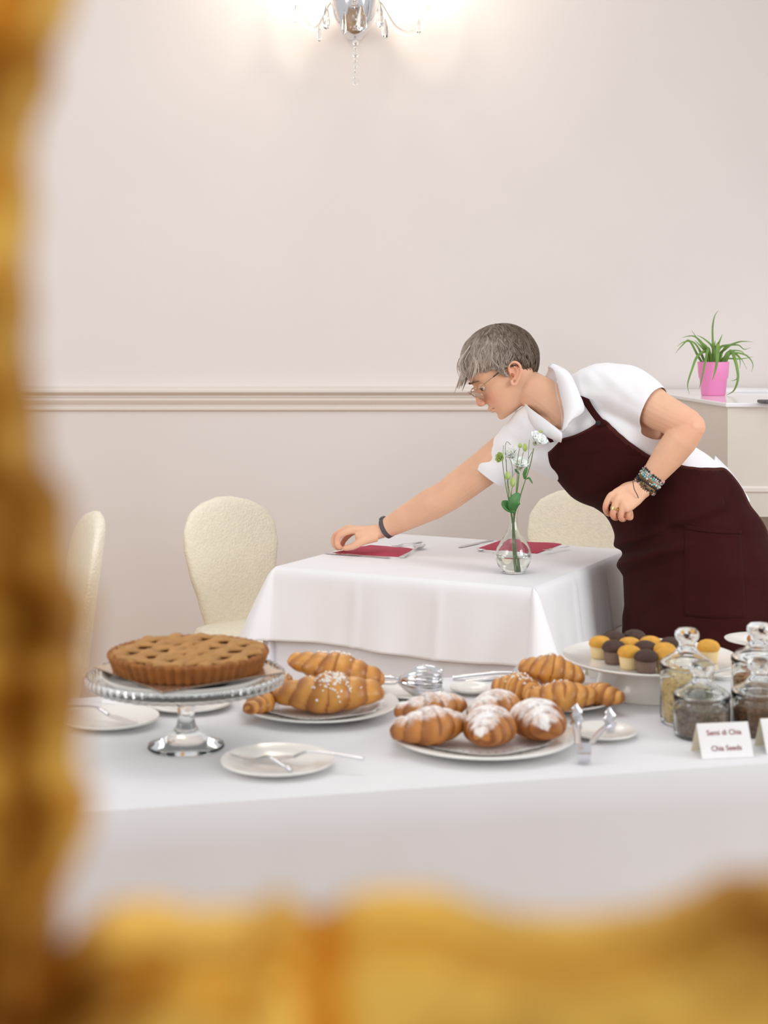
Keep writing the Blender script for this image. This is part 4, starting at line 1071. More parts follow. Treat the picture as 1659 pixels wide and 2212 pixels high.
# rosier skin on nose, ear, knuckles
bl_pts = [(H(.132, -.012, 0), .022), (H(-.006, .006, .082), .030), (H(.100, -.02, .045), .03)] + [(f[1], .016) for f in rhp + lhp] + [(f[3], .014) for f in rhp] + [(EL, .045)]
vals = []
inv = [(p, r) for p, r in bl_pts]
for v in body_me.vertices:
    s = 0.0
    for p, r in inv:
        d2 = (v.co - p).length_squared
        if d2 < r * r * 6: s += math.exp(-d2 / (r * r))
    vals.append(min(.8, s * .75))
a_ = body_me.attributes.new('blush', 'FLOAT', 'POINT'); a_.data.foreach_set('value', vals)
body = finish('body', body_me, wm, True, recalc=False, angle=180); body['label'] = 'bare skin of head, neck and arms'

# shirt: torso and short sleeves in one surface, open at the neck
sb = MB()
sb.rings(srings(.30, 5.8, 44, .004, 48))
def sleeve(pts, rads):
    q = cr(pts, 6); r = []
    for i in range(len(rads) - 1): r += [lerp(rads[i], rads[i + 1], t / 6) for t in range(6)]
    sb.tube(q, r + [rads[-1]], 28)
sleeve([P(1248, 868, 4.40), P(1300, 850, 4.365), P(1352, 852, 4.325), SLp.lerp(EL, .12) + Vector((0, 0, .004)), SLp.lerp(EL, .34), SLp.lerp(EL, .46)], [.080, .086, .084, .075, .062, .061])
sleeve([P(1196, 905, 4.425), P(1160, 925, 4.45), P(1128, 950, 4.475), P(1090, 985, 4.50), P(1054, 1024, 4.52), P(1030, 1038, 4.53)], [.078, .078, .069, .060, .055, .055])
sleeve([P(1138, 962, 4.475), P(1185, 985, 4.45), P(1250, 1000, 4.43)], [.055, .060, .060])
shirt_me = remeshed(sb, .005, 6, .5)
core = bvh_of(shirt_me)
# folds in the cloth
def folds(me, amp, fs, seed, where=None):
    me.update()
    nr = [v.normal.copy() for v in me.vertices]
    for v, n in zip(me.vertices, nr):
        p = v.co; q = Vector((p.x * .76 - p.z * .64, p.y * .6, p.x * .64 + p.z * .76))
        w = noise.noise(Vector((q.x * fs * .45 + seed, q.y * fs * .6, q.z * fs))) + .5 * noise.noise(Vector((q.x * fs * 1.1, q.y * fs, q.z * fs * 2.2 + seed)))
        k = amp if not where else amp * where(p)
        v.co = p + n * (w * k)
folds(shirt_me, .0065, 16, 2.2)
def inpoly(x, y, poly):
    c = False; j = len(poly) - 1
    for i in range(len(poly)):
        xi, yi = poly[i]; xj, yj = poly[j]
        if (yi > y) != (yj > y) and x < (xj - xi) * (y - yi) / (yj - yi) + xi: c = not c
        j = i
    return c
def topx(p): return CXP + p.x / p.y * FPX, HYP + (ZC - p.z) / p.y * FPX
VN = [(1176, 770), (1196, 800), (1208, 850), (1219, 893), (1215, 934), (1190, 914), (1160, 893), (1136, 876), (1110, 850), (1120, 780)]
bm = bmesh.new(); bm.from_mesh(shirt_me)
kill = []
for f in bm.faces:
    c = f.calc_center_median(); x, y = topx(c)
    if inpoly(x, y, VN) and (c.y < 4.43 or y < 872): kill.append(f)
bmesh.ops.delete(bm, geom=kill, context='FACES')
for hem, ax_, o_, d_ in ((SLp.lerp(EL, .34), (EL - SLp).normalized(), SLp, (EL - SLp).normalized()), (P(1052, 1026, 4.52), Vector((-.60, .08, -.79)).normalized(), SRp, (ER - SRp).normalized())):
    def on_arm(p): q_ = p - o_; t_ = q_.dot(d_); return .0 < t_ < .35 and (q_ - d_ * t_).length < .082
    fs_ = [f for f in bm.faces if on_arm(f.calc_center_median())]
    gs_ = list({e for f in fs_ for e in f.edges}) + list({v for f in fs_ for v in f.verts}) + fs_
    bmesh.ops.bisect_plane(bm, geom=gs_, plane_co=hem, plane_no=ax_)
    out_ = [f for f in bm.faces if (f.calc_center_median() - hem).dot(ax_) > 0 and on_arm(f.calc_center_median())]
    bmesh.ops.delete(bm, geom=out_, context='FACES')
for it in range(20):                                             # even out the cut neckline
    new = {}
    for v in bm.verts:
        if v.is_boundary:
            nb_ = [e.other_vert(v) for e in v.link_edges if e.is_boundary]
            if len(nb_) == 2: new[v] = v.co * .5 + (nb_[0].co + nb_[1].co) * .25
    for v, c in new.items(): v.co = c
bm.to_mesh(shirt_me); bm.free()
shirt_me.materials.clear(); shirt_me.materials.append(M_SHIRT)
shirt = finish('shirt', shirt_me, wm, True, recalc=False, angle=180)
fold_bvh = core
def patch(name, A, B, nv, m, parent, off=.004, thick=.0015, bulge=0.0, bvh=None, sub=4):
    A = cr([(x, y, 0) for x, y in A], sub); B = cr([(x, y, 0) for x, y in B], sub); rows = []; last = 4.3
    for p, q in zip(A, B):
        row = []
        for j in range(nv + 1):
            t = j / nv; x, y = lerp(p.x, q.x, t), lerp(p.y, q.y, t)
            h = surf(bvh or core, x, y, off + bulge * math.sin(PI * t), last); last = h.y; row.append(h)
        rows.append(row)
    mb = MB(); mb.grid(rows)
    for it in range(3):                                          # settle the cloth
        n = nv + 1; new = [v.copy() for v in mb.v]
        for i in range(1, len(rows) - 1):
            for j in range(1, nv):
                k = i * n + j; new[k] = (mb.v[k] * 2 + mb.v[k - 1] + mb.v[k + 1] + mb.v[k - n] + mb.v[k + n]) / 6
        mb.v = new
    o = mb.build(name, m, parent, True, recalc=False, angle=180)
    so = o.modifiers.new('thick', 'SOLIDIFY'); so.thickness = thick; so.offset = 0
    return o
# collar: near flap, far flap and the band behind the neck
def strip3(name, rows, m, parent, thick=.002):
    mb = MB(); cols = [cr(r, 5) for r in rows]; mb.grid(cols)
    o = mb.build(name, m, parent, True, recalc=False, angle=180); so = o.modifiers.new('thick', 'SOLIDIFY'); so.thickness = thick; so.offset = 0
    return o
strip3('collar', [[P(1184, 792, 4.40), P(1198, 803, 4.352), P(1209, 848, 4.325), P(1218, 892, 4.300), P(1215, 934, 4.275)],
                  [P(1192, 785, 4.40), P(1214, 806, 4.335), P(1229, 846, 4.305), P(1238, 880, 4.285), P(1226, 920, 4.272)],
                  [P(1202, 788, 4.41), P(1230, 806, 4.330), P(1250, 846, 4.300), P(1262, 886, 4.283), P(1232, 908, 4.276)]], M_SHIRT, wm)
strip3('collar', [[P(1134, 872, 4.41), P(1150, 886, 4.345), P(1180, 908, 4.305), P(1214, 935, 4.277)],
                  [P(1136, 882, 4.42), P(1150, 902, 4.35), P(1180, 926, 4.310), P(1214, 946, 4.279)],
                  [P(1138, 890, 4.43), P(1146, 912, 4.36), P(1166, 936, 4.325), P(1212, 956, 4.286)]], M_SHIRT, wm)
strip3('collar', [[P(1184, 792, 4.40), P(1182, 806, 4.450), P(1160, 838, 4.475), P(1138, 874, 4.44)], [P(1193, 786, 4.41), P(1194, 806, 4.47), P(1172, 846, 4.49), P(1140, 884, 4.45)], [P(1203, 790, 4.42), P(1206, 814, 4.48), P(1182, 860, 4.50), P(1142, 894, 4.46)]], M_SHIRT, wm)
# apron: cut from the body surface by its outline
NU, NT = 300, 300
U0, U1 = 1.4, 9.0
bibpx = [(1160, 930), (1186, 951), (1210, 947), (1240, 940), (1270, 926), (1303, 903), (1325, 925), (1350, 948), (1378, 968), (1400, 983), (1430, 996), (1470, 1004), (1510, 1009), (1560, 1010), (1600, 1062), (1760, 1300), (1760, 2000), (1200, 2000), (1300, 1160), (1150, 1060)]
grid_p = [[S(lerp(U0, U1, i / NU), lerp(-PI, PI, j / NT), .0125) for j in range(NT + 1)] for i in range(NU + 1)]
def crease(p, u, th):
    x, y = topx(p); k = 0
    d = (y - 1170) - .35 * (1340 - x); k += .010 * math.exp(-(d / 14) ** 2) * (x < 1560)
    d = (y - 1215) + .30 * (x - 1360); k += .012 * math.exp(-(d / 13) ** 2) * math.exp(-((x - 1400) / 120) ** 2)
    d = (y - 1255) + .28 * (x - 1360); k -= .010 * math.exp(-(d / 16) ** 2) * math.exp(-((x - 1420) / 130) ** 2)
    d = (y - 1120) - .4 * (x - 1400); k -= .006 * math.exp(-(d / 14) ** 2) * math.exp(-((x - 1440) / 90) ** 2)
    k += .006 * noise.noise(Vector((x / 130, y / 60, 3))) + .003 * noise.noise(Vector((x / 60, y / 30, 8)))
    d = x - (1562 + (y - 1010) * .33); k += .007 * (1 / (1 + math.exp(-d / 4))) * math.exp(-max(0, d) / 60) * (y > 1000)
    if u > 6: k += .003 * min(1, (u - 6) / 1.5) * math.sin(th * 7 + 1)
    return k * 1.5
mb = MB(); apronq = []
for i in range(NU + 1):
    u = lerp(U0, U1, i / NU); _, s_, n_, t_, a, b = station(u)
    for j in range(NT + 1):
        th = lerp(-PI, PI, j / NT); p = grid_p[i][j]
        nrm = (s_ * math.sin(th) + n_ * math.cos(th)).normalized()
        mb.v.append(p + nrm * max(-.004, crease(p, u, th)))
for i in range(NU):
    u = lerp(U0, U1, (i + .5) / NU); _, s_, n_, t_, a, b = station(u)
    for j in range(NT):
        th = lerp(-PI, PI, (j + .5) / NT); c = grid_p[i][j]
        nrm = s_ * math.sin(th) / a + n_ * math.cos(th) / b
        x, y = topx(c)
        facing = nrm.dot(c - EYE) < 0
        lim = 2.62 if u > 4.5 else lerp(.9, 2.2, max(0, (u - 1.8) / 2.7))
        if facing: ok = inpoly(x, y, bibpx) and abs(th) < 2.75
        elif th > 0: ok = th < 2.75 and inpoly(x, y, bibpx) and u > 4
        else: ok = th > -lim and u > 2.0
        if ok:
            k = i * (NT + 1) + j; mb.face((k, k + 1, k + NT + 2, k + NT + 1))
used_ = sorted({i for f in mb.f for i in f}); re_ = {o: n for n, o in enumerate(used_)}
mb.v = [mb.v[i] for i in used_]; mb.f = [tuple(re_[i] for i in f) for f in mb.f]
ap_me = mb.mesh('apron')
bm = bmesh.new(); bm.from_mesh(ap_me)
for it in range(24):                                             # even out the cut edge
    new = {}
    for v in bm.verts:
        if v.is_boundary:
            nb_ = [e.other_vert(v) for e in v.link_edges if e.is_boundary]
            if len(nb_) == 2: new[v] = v.co * .5 + (nb_[0].co + nb_[1].co) * .25
    for v, c in new.items(): v.co = c
for f in bm.faces: f.material_index = 0
edge_faces = set()
front = {v for v in bm.verts if v.is_boundary}
for it in range(3): front |= {e.other_vert(v) for v in list(front) for e in v.link_edges}
for f in bm.faces:
    if all(v in front for v in f.verts): f.material_index = 1
bm.to_mesh(ap_me); bm.free()
ap_bvh = bvh_of(ap_me)
ap_me.materials.append(M_APRON); ap_me.materials.append(M_APTRIM)
apron = finish('apron', ap_me, wm, True, recalc=False, angle=180)
so = apron.modifiers.new('thick', 'SOLIDIFY'); so.thickness = .003; so.offset = 0
patch('apron_strap', [(1248, 852), (1262, 874), (1278, 898), (1296, 922)], [(1272, 862), (1282, 880), (1296, 898), (1312, 916)][:4], 4, M_APRON, wm, off=.013, thick=.0025, sub=6)
bt_p = surf(core, 1292, 914, .019); mb = MB(); mb.ell(bt_p, (.0075, .003, .0075), 16, 8); mb.build('strap_button', M_TROUSER, wm, True)
patch('apron_strap', [(1176, 934), (1181, 944), (1188, 956)], [(1182, 931), (1188, 942), (1196, 954)], 2, M_APRON, wm, off=.012, thick=.0025)
pk_ = patch('pocket', [(1478, 1136), (1530, 1143), (1600, 1147)], [(1478, 1330), (1535, 1336), (1612, 1335)], 26, M_APRON, wm, off=.0022, thick=.001, bvh=ap_bvh, bulge=.001, sub=8)
patch('pocket_hem', [(1478, 1134), (1530, 1141), (1601, 1145)], [(1478, 1143), (1530, 1150), (1602, 1154)], 3, M_APRON, wm, off=.004, thick=.0015, bvh=ap_bvh, sub=8)
# shirt tail
strip3('shirt_tail', [[P(1545, 985, 4.50), P(1578, 1018, 4.52), P(1606, 1056, 4.54)], [P(1540, 1010, 4.48), P(1570, 1040, 4.50), P(1600, 1072, 4.52)]], M_SHIRT, wm)
# trousers, shoes
mb = MB(); mb.rings(srings(5.0, 6.8, 14, -.004, 40))
for q in (-1, 1):
    c6, s6, n6, *_ = station(6.2); hx = c6 + s6 * (q * .09); ft = Vector((hx.x + .05, hx.y + .03 * q, .06))
    mb.tube([hx, hx.lerp(ft, .3), hx.lerp(ft, .55) + n6 * .01, ft], [.105, .092, .078, .066], 22)
tm = remeshed(mb, .010, 3); tm.materials.append(M_TROUSER); finish('trousers', tm, wm, True, recalc=False, angle=180)
for q in (-1, 1):
    c6, s6, n6, *_ = station(6.2); hx = c6 + s6 * (q * .09); ft = Vector((hx.x + .05, hx.y + .03 * q, 0)); d = Vector((-.75, -.66, 0)).normalized(); e = d.cross(Vector((0, 0, 1)))
    R = []
    for t, w, h in ((-.075, .02, .05), (-.06, .034, .085), (0, .038, .092), (.06, .042, .065), (.12, .046, .045), (.165, .034, .035), (.18, .012, .018)):
        R.append([ft + d * t + e * (w * math.cos(a)) + Vector((0, 0, max(0, h / 2 + h / 2 * math.sin(a)))) for a in [2 * PI * j / 18 for j in range(18)]])
    mb = MB(); mb.rings(R); mb.build('shoe', M_SHOE, wm, True)

# face details
fm = Matrix((fw, sd, upv)).transposed()
for q in (-1, 1):
    mb = MB(); mb.ell(H(.0885, .0240, q * .032), .0116, 18, 12); e = mb.build('eye', M_EYE, wm, True)
    mb = MB(); mb.ell(H(.0988, .0195, q * .0325), (.0022, .0058, .0058), 14, 8, fm); mb.build('iris', M_IRIS, e, True)
    mb = MB(); mb.tube(cr([H(.1065, .0455, q * .012), H(.1105, .0495, q * .024), H(.1060, .0500, q * .040), H(.0935, .0440, q * .054)], 5), [.0018] * 5 + [.0034] * 6 + [.0024] * 5, 8, flat=.7); mb.build('eyebrow', M_BROW, wm, True)
    mb = MB(); mb.ell(H(.0885, .0285, q * .032), (.0128, .0150, .0105), 18, 12, fm); mb.build('eyelid', M_SKIN, wm, True)
    mb = MB(); mb.tube(cr([H(.0975, .0215, q * .020), H(.1018, .0215, q * .032), H(.0955, .0205, q * .045)], 5), .0013, 6); mb.build('eyelash_line', M_IRIS, wm, True)
mb = MB(); mb.tube(cr([H(.098, -.0485, -.024), H(.1085, -.0445, -.010), H(.1105, -.0445, 0), H(.1085, -.0445, .010), H(.098, -.0485, .024)], 5), [.002] * 5 + [.0036] * 11 + [.002] * 5, 8); mb.build('upper_lip', M_LIP, wm, True)
mb = MB(); mb.tube(cr([H(.098, -.0500, -.022), H(.1065, -.0540, -.008), H(.1075, -.0542, 0), H(.1065, -.0540, .008), H(.098, -.0500, .022)], 5), [.002] * 5 + [.0038] * 11 + [.002] * 5, 8); mb.build('lower_lip', M_LIP, wm, True)
mb = MB(); mb.ell(ear_pt(1108, 811, .0785), (.0045, .0022, .0085), 12, 8, fm); mb.build('ear_hollow_shade', mat('ear_shade_skin', (176, 104, 80), .6), wm, True)  # darker skin lump paints in the shade of the near ear's hollow
# spectacles
gl = bpy.data.objects.new('spectacles', None)
mb = MB()
ga, gu = Vector((.9, 0, .0)), None
for q in (-1, 1):
    pts = []
    for i in range(33):
        a = 2 * PI * i / 32; v = math.cos(a) * .0215; h = math.sin(a) * .0245
        pts.append(H(.1130 + .0102 + v * .42 - .004 * (abs(q * .034 + h) / .034) ** 2, .012 + v * .92, q * .034 + h))
    mb.tube(pts, .0016, 7)
    mb.tube(cr([H(.1165, .028, q * .0575), H(.1115, .0295, q * .066), H(.105, .0300, q * .0725), H(.055, .0305, q * .078)], 4), .0016, 7)
mb.tube(cr([H(.1245, .0195, -.0105), H(.1285, .022, 0), H(.1245, .0195, .0105)], 4), .0014, 6)
spec = mb.build('spectacles', M_GOLDFR, wm, True)
for q in (-1, 1):
    mb = MB(); mb.tube(cr([H(.055, .0305, q * .078), H(.010, .0300, q * .081), H(-.018, .018, q * .081)], 4), .0022, 7); mb.build('temple_tip', M_DARKTIP, spec, True)
    mb = MB(); R = []
    for k in (0, 1):
        R.append([H(.1130 + .0102 + math.cos(a) * .0212 * .42 - .004 * (abs(q * .034 + math.sin(a) * .024) / .034) ** 2 - .0012 * k, .012 + math.cos(a) * .0212 * .92, q * .034 + math.sin(a) * .024) for a in [2 * PI * i / 32 for i in range(32)]])
    mb.rings(R); mb.build('lens', M_GLASS, spec, True)

# hair: cap over the skull and combed locks
HCn = (0.004, .048)
def dome(pol, az, k=1.0):                                          # pole at the crown whorl, az 0 towards the face
    x, y, z = math.sin(pol) * math.cos(az), math.sin(pol) * math.sin(az), math.cos(pol)
    tl = math.radians(-30); x, z = x * math.cos(tl) + z * math.sin(tl), -x * math.sin(tl) + z * math.cos(tl)
    rf = .110 if x > 0 else .118
    ru = .108 if z > 0 else .112
    bump_ = 1 + .035 * math.exp(-((x - .45) ** 2 + (z - .8) ** 2) / .12)
    f, u, s = HCn[0] + rf * x * k * bump_, HCn[1] + ru * z * k * bump_, .088 * y * k
    if z < 0 and x < 0: f += .012 * min(1, -z) ** 2.2; s *= 1 - .26 * min(1, -z) ** 1.6
    return f, u, s
def hairy(f, u, s):
    if u > .092: return True
    if abs(s) > .045:
        if u > .052: return f < .072 + .45 * (u - .07)
        if u > .030: return f < .048 + .9 * (u - .052) if u > .036 else f < .036
        if u > .004: return f < -.026 or (.018 < f < .034 - .4 * (.03 - u))
        return f < -.032 - .35 * max(0, -u) and u > -.058
    if u > .075: return f < .096
    return f < -.02 and u > -.058
mb = MB(); NP, NA = 96, 144
mb.v = [H(*dome(PI * i / NP, 2 * PI * j / NA)) for i in range(NP + 1) for j in range(NA)]
for i in range(NP):
    for j in range(NA):
        f, u, s = dome(PI * (i + .5) / NP, 2 * PI * (j + .5) / NA)
        if hairy(f, u, s): mb.face((i * NA + j, i * NA + (j + 1) % NA, (i + 1) * NA + (j + 1) % NA, (i + 1) * NA + j))
greys = [0.0] * len(mb.v)
def greyness(f, u, s, rng): return min(1, max(0, .30 + 4.5 * f + rng.uniform(-.18, .20) - 5 * max(0, u - .105) + 3 * max(0, .06 - u) * (f > -.02)))
rng = random.Random(8)
for k, v in enumerate(mb.v):
    d = v - HM; greys[k] = greyness(d.dot(fw), d.dot(upv), 0, random.Random(3)) 
cap = mb; cap.attr['grey'] = greys
used_ = sorted({i for f in cap.f for i in f}); re_ = {o: n for n, o in enumerate(used_)}
cap.v = [cap.v[i] for i in used_]; cap.f = [tuple(re_[i] for i in f) for f in cap.f]; cap.attr['grey'] = [greys[i] for i in used_]
hair = cap.build('hair', M_HAIR, wm, True, recalc=False, angle=180)
so = hair.modifiers.new('thick', 'SOLIDIFY'); so.thickness = .009; so.offset = 1
lk = MB(); lg = []
for n in range(1150):
    az = rng.uniform(-PI, PI); p0 = rng.uniform(.02, 1.25); pts = []; k = rng.uniform(1.0, 1.035); sw = rng.uniform(-.25, .25)
    ln = rng.uniform(.55, 1.05); st_n = 9; last = None; grow = []
    for i in range(st_n):
        t = i / (st_n - 1); pol = p0 + ln * t; a = az + sw * t * t + .10 * math.sin(t * 5 + n)
        f, u, s = dome(pol, a, k + .006 * math.sin(t * 4 + n))
        if not hairy(f, u, s):
            if abs(a) < 1.0 and u > .06 and len(pts) > 2: 
                d = pts[-1] - pts[-2]
                pts.append(pts[-1] + d * .75 + fw * .004 - Vector((0, 0, .005))); grow.append(grow[-1])
                if len(pts) > 10: break
                continue
            break
        pts.append(H(f, u, s)); grow.append(greyness(f, u, s, rng))
    if len(pts) < 3: continue
    m = len(pts); w = rng.uniform(.0022, .0048)
    lk.tube(pts, [w * (.35 + .9 * math.sin(PI * (.15 + .75 * i / (m - 1)))) * (1 if i < m - 1 else .25) for i in range(m)], 6, flat=.45, up=None)
    for g_ in grow: lg += [g_] * 6
# fringe falling past the brow
for n in range(46):
    s0 = rng.uniform(-.05, .062); f0 = .088 + rng.uniform(-.02, .006); u0 = .118 + rng.uniform(-.006, .006)
    ln = rng.uniform(.5, 1.0)
    pts = cr([H(f0 - .04, u0 + .018, s0 * .8), H(f0 + .004, u0 + .004, s0), H(f0 + .026 * ln, u0 - .018 * ln, s0 * 1.05), H(f0 + .036 * ln, u0 - .050 * ln + rng.uniform(-.006, .006), s0 * 1.08 + rng.uniform(-.006, .006))], 4)
    m = len(pts); w = rng.uniform(.0016, .0032)
    lk.tube(pts, [w * (1 - .85 * (i / (m - 1)) ** 2) for i in range(m)], 6, flat=.5); lg += [rng.uniform(.5, 1)] * (6 * m)
lk.attr['grey'] = lg
lo = lk.build('hair_locks', M_HAIR, wm, True, recalc=True, angle=180); lo['kind'] = 'stuff'

# things worn: chain, wristband, bracelets, ring
mb = MB(); q = [P(1199, 826, 4.345), P(1203, 850, 4.330), P(1210, 880, 4.320), P(1214, 905, 4.300), P(1214, 928, 4.288)]; mb.tube(cr(q, 5), .0011, 6); mb.build('neck_chain', M_STEEL, wm, True)
def around(c, ax, r, rr, n=40, flat=1.0, tilt=0.0):
    ax = ax.normalized(); a = ax.cross(Vector((0, 0, 1))).normalized(); b = ax.cross(a)
    return [c + (a * math.cos(2 * PI * i / n) * r + b * math.sin(2 * PI * i / n) * r * flat) + ax * tilt * math.cos(2 * PI * i / n + 1) for i in range(n)]
axR = (WR - ER).normalized(); cb = WR - axR * .012
mb = MB(); R = []
a_ = axR.cross(Vector((0, 0, 1))).normalized(); b_ = axR.cross(a_)
for hw, rr in ((-.0085, .0300), (-.0075, .0322), (.0075, .0322), (.0085, .0300), (.0075, .0290), (-.0075, .0290)):
    R.append([cb + axR * hw + (a_ * math.cos(g) + b_ * math.sin(g)) * rr for g in [2 * PI * j / 40 for j in range(40)]])
R.append(R[0]); mb.rings(R, False, False); band = mb.build('wristband', M_BAND, wm, True); band['label'] = 'dark grey wristband'
mb = MB(); mb.ell(cb + (Vector((0, 0, 1)) - axR * axR.z).normalized() * .0325, (.012, .010, .006), 16, 10, axR.to_track_quat('X', 'Z').to_matrix()); mb.build('band_capsule', M_DARKGREY, band, True)
axL = (WL - EL).normalized(); nB = 9
for k in range(nB):
    c = WL + axL * (-.046 + .0062 * k) ; r = lerp(.0335, .0325, k / nB) + (.0008 if k % 2 else 0); pts = around(c, axL, r, .0, 34 if k % 3 else 26, 1.0, .002 * ((k * 7) % 3 - 1))
    mb = MB(); rng2 = random.Random(k)
    cols_ = {0: ('black', 'pink', 'black'), 1: ('brown', 'pale', 'turquoise'), 2: ('turquoise', 'turquoise', 'pale'), 3: ('turquoise', 'olive', 'pale'), 4: ('olive', 'brown', 'pale'), 5: ('black', 'black', 'black'), 6: ('black', 'olive', 'black'), 7: ('brown', 'black', 'pink'), 8: ('pale', 'brown', 'black')}[k]
    for i, p in enumerate(pts):
        mb.use(MATS['bead_' + cols_[rng2.randrange(3)]]); mb.ell(p, .0031 if k % 3 else .0036, 8, 6)
    br = mb.build('bracelet', None, wm, True)
    br['label'] = ['dark bead bracelet nearest the elbow', 'mixed bead bracelet', 'turquoise bead bracelet', 'turquoise and olive bead bracelet', 'olive and brown bead bracelet', 'black bead bracelet', 'black and olive bead bracelet', 'brown bead bracelet', 'pale and brown bead bracelet nearest the hand'][k]
mb = MB(); q = [P(1367, 1040, handD - .045), P(1370, 1056, handD - .052), P(1376, 1068, handD - .052), P(1379, 1076, handD - .05)]; mb.tube(cr(q, 4), .0011, 6); mb.build('bracelet_cord', M_CORD, wm, True)
f2 = lhp[1]; c = f2[0].lerp(f2[1], .62); ax = (f2[1] - f2[0]).normalized(); a_ = ax.cross(Vector((0, 0, 1))).normalized(); b_ = ax.cross(a_)
mb = MB(); R = []
for hw, rr in ((-.0032, .0098), (-.0032, .0124), (.0032, .0124), (.0032, .0098)): R.append([c + ax * hw + (a_ * math.cos(g) + b_ * math.sin(g)) * rr for g in [2 * PI * j / 24 for j in range(24)]])
R.append(R[0]); mb.rings(R, False, False); mb.build('ring', M_RING, wm, True)

# ------------------------------------------------------------------ crystal wall light
SY = WALL_Y - .17; k = SY / FPX
sco = thing('wall_sconce', 'crystal wall light with a silver bowl glowing at the top of the wall', 'wall lamp', (P(766, 0, WALL_Y).x, WALL_Y, P(766, -20, WALL_Y).z))
def sp(x, y, d=0.0): return P(x, y, SY + d)
c0_ = sp(766, 0)
mb = MB(); mb.lathe([(0, -86 * k), (14 * k, -84 * k), (32 * k, -66 * k), (45 * k, -38 * k), (52 * k, -4 * k), (54 * k, 6 * k), (50 * k, 8 * k), (0, 8 * k)], 40, c0_); mb.build('silver_bowl', M_SILVER, sco, True)
mb = MB(); mb.box((c0_.x, WALL_Y - .012, c0_.z + .02), (.10, .022, .22), bev=.01); mb.build('wall_plate', M_SILVER, sco, True)
mb = MB(); mb.tube([(c0_.x, WALL_Y - .02, c0_.z + .02), (c0_.x, SY, c0_.z + .02)], .012, 12); mb.build('bracket', M_SILVER, sco, True)
for nm, pts in (('a', [(752, -14, 0), (720, 6, .01), (690, 58, .02), (668, 58, .03), (650, 36, .03), (640, -12, .03), (640, -60, .03)]), ('b', [(780, -14, 0), (815, 4, .01), (850, 56, .02), (880, 72, .03), (908, 60, .03), (924, 12, .03), (926, -60, .03)]), ('c', [(766, -14, -.05), (766, 14, -.12), (766, -10, -.18), (766, -60, -.19)])):
    mb = MB(); mb.tube(cr([sp(*p) for p in pts], 6), .011, 12); mb.build('glass_arm', M_CRYSTAL, sco, True)
    e = sp(*pts[-1]); mb = MB(); mb.lathe([(0, 0), (.02, 0), (.045, .012), (.048, .018), (.02, .014), (0, .014)], 24, e); mb.build('drip_dish', M_CRYSTAL, sco, True)
    mb = MB(); mb.lathe([(.012, .0145), (.013, .03), (.011, .07), (.006, .1), (0, .112)], 16, e); mb.build('bulb', M_BULB, sco, True)
    d = bpy.data.lights.new('sconce_bulb_light', 'POINT'); d.energy = 5.0; d.color = (1.0, .88, .74); d.shadow_soft_size = .06
    lo = bpy.data.objects.new('sconce_bulb_light', d); COL.objects.link(lo); lo.location = e + Vector((0, -.0, .16)); 
def drop(x, y0, y1, w, d=0.0, name='crystal_drop'):
    a, b = sp(x, y0, d), sp(x, y1, d); L = (a - b).length; w *= k
    mb = MB(); mb.lathe([(0, 0), (w * .7, L * .06), (w, L * .22), (w * .75, L * .6), (w * .25, L * .92), (0, L)], 8, b); mb.build(name, M_CRYSTAL, sco, True, smooth=False)
for x, y0, y1, w, d in ((744, 20, 76, 5, -.11), (781, 10, 68, 12, -.13), (832, 40, 84, 8, -.03), (705, 8, 64, 8, .0), (820, 2, 60, 9, -.08), (640, 0, 50, 5, .02), (905, 40, 74, 6, -.02), (925, 8, 30, 5, 0), (690, 56, 90, 5, .0)): drop(x, y0, y1, w, d)
mb = MB()
for y, r in ((92, 7), (104, 5), (116, 8), (128, 5), (140, 6), (152, 4), (162, 6), (176, 8)): mb.ell(sp(766 + (y % 3), y), r * k, 12, 8)
mb.tube([sp(766, 84), sp(767, 178)], .0015, 6); mb.build('bead_pendant', M_CRYSTAL, sco, True)

# ------------------------------------------------------------------ gilded frame close to the camera
FD = .30; fk = FD / FPX
gf = thing('gilded_frame', 'ornate gilded carved frame standing blurred in front of everything else', 'frame', (.2, FD, 0))
def fx(x): return (x - CXP) * fk
def fz(y): return ZC - (y - HYP) * fk
XR, ZT, FWD, BW = .46, 1.86, .075, .085
left = [(-900, 175), (-500, 140), (-200, 165), (0, 130), (60, 132), (120, 102), (220, 72), (400, 52), (700, 44), (850, 52), (1000, 82), (1100, 128), (1250, 150), (1400, 176), (1480, 178), (1540, 152), (1640, 160), (1740, 182), (1830, 178), (1900, 150), (1985, 110), (2060, 100), (2500, 90)]
bot = [(0, 2090), (110, 2085), (160, 2030), (210, 1990), (300, 1986), (420, 1996), (540, 1994), (580, 1958), (605, 1940), (635, 1976), (665, 2014), (705, 2004), (760, 1968), (850, 1956), (960, 1962), (1040, 1992), (1120, 2014), (1250, 2020), (1400, 2004), (1520, 1962), (1590, 1922), (1640, 1924), (1800, 1910), (2400, 1940), (4200, 2000), (6000, 2000)]
def sculpt(x, z, d, seed):                                        # carved relief towards the camera, d = distance from the inner edge
    r = .012 * (1 - math.exp(-d / .006))
    r += .007 * math.exp(-((d - .004) / .0035) ** 2) - .007 * math.exp(-((d - .0125) / .004) ** 2) + .006 * math.exp(-((d - .030) / .012) ** 2)
    n = noise.noise(Vector((x * 95, z * 95, seed))) + .5 * noise.noise(Vector((x * 210, z * 210, seed)))
    return r + n * .0055
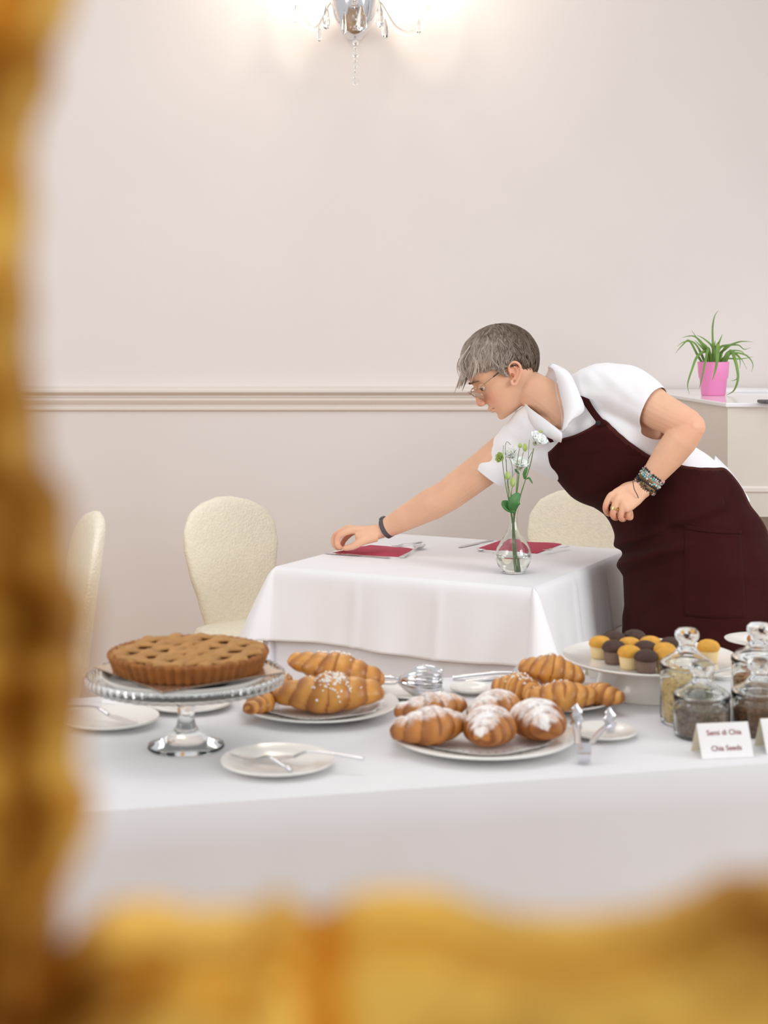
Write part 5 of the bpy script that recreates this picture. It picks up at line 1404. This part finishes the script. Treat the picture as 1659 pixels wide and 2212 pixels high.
def rail(name, rows_fn, n0, n1, carve):
    mb = MB(); top = []; nd = 40
    for i in range(n0):
        row = []
        for j in range(nd + 1):
            p, d, out = rows_fn(i / (n0 - 1), j / nd)
            row.append(Vector((p[0], FD + .012 - carve(p[0], p[1], d), p[1])))
        top.append(row)
    back = [[Vector((p.x + (.02 if p.x > fx(3000) else -.02) * (1 - j / nd) * (name == 'side_rail'), FD + .035, p.z + (.02 if p.z > ZC + .2 else -.02) * (1 - j / nd) * (name != 'side_rail'))) for j, p in enumerate(row)] for row in top]
    R = [list(a) + list(reversed(b)) for a, b in zip(top, back)]
    mb.rings(R); return mb.build(name, M_GILT, gf, True, angle=80)
def left_fn(t, s):
    y = lerp(2560, -5600, t); (ix,) = interp(left, y) if y > -900 else (100,)
    d = s * BW; return (fx(ix) - d, fz(y)), d, None
def bot_fn(t, s):
    x = lerp(-700, 6000, t); (iy,) = interp(bot, x) if x > 0 else (2050,)
    d = s * BW; return (fx(x), fz(iy) - d), d, None
def carve_bot(x, z, d):
    w = min(1, max(0, (x - fx(640)) / .006)) ; base = sculpt(x, z, d, 4.0)
    plain = .011 * (1 - math.exp(-d / .004)) + .004 * math.exp(-((d - .003) / .003) ** 2) - .006 * math.exp(-((d - .0095) / .003) ** 2)
    g = -.010 * math.exp(-((x - fx(695)) / .0035) ** 2) * (d > .001)
    return lerp(base, plain, w) + g
rail('side_rail', left_fn, 420, 0, lambda x, z, d: sculpt(x, z, d, 1.5) + .004 * math.sin(z * 300))
rail('lower_rail', bot_fn, 420, 0, carve_bot)
def plain_rail(name, fn): 
    rail(name, fn, 120, 0, lambda x, z, d: sculpt(x, z, d, 7.0))
zt0, zb0, xr0 = fz(-5600), fz(2100), fx(6000)
plain_rail('side_rail', lambda t, s: ((xr0 - BW + s * BW, lerp(zb0 - .05, zt0, t)), s * BW, None))
plain_rail('top_rail', lambda t, s: ((lerp(fx(100) - BW, xr0, t), zt0 - .01 + s * BW), s * BW, None))
for x in (fx(20) - .045, xr0 - .04):
    mb = MB(); mb.tube(cr([(x, FD + .022, 0), (x, FD + .022, .06), (x, FD + .022, .3), (x, FD + .022, .8), (x, FD + .022, 1.23)], 4), [.03] * 4 + [.022] * 4 + [.016] * 4 + [.019] * 5, 16); mb.build('leg', M_GILT, gf, True)
    mb = MB(); mb.box((x, FD + .022, .02), (.07, .26, .04), bev=.012); mb.build('foot', M_GILT, gf, True)
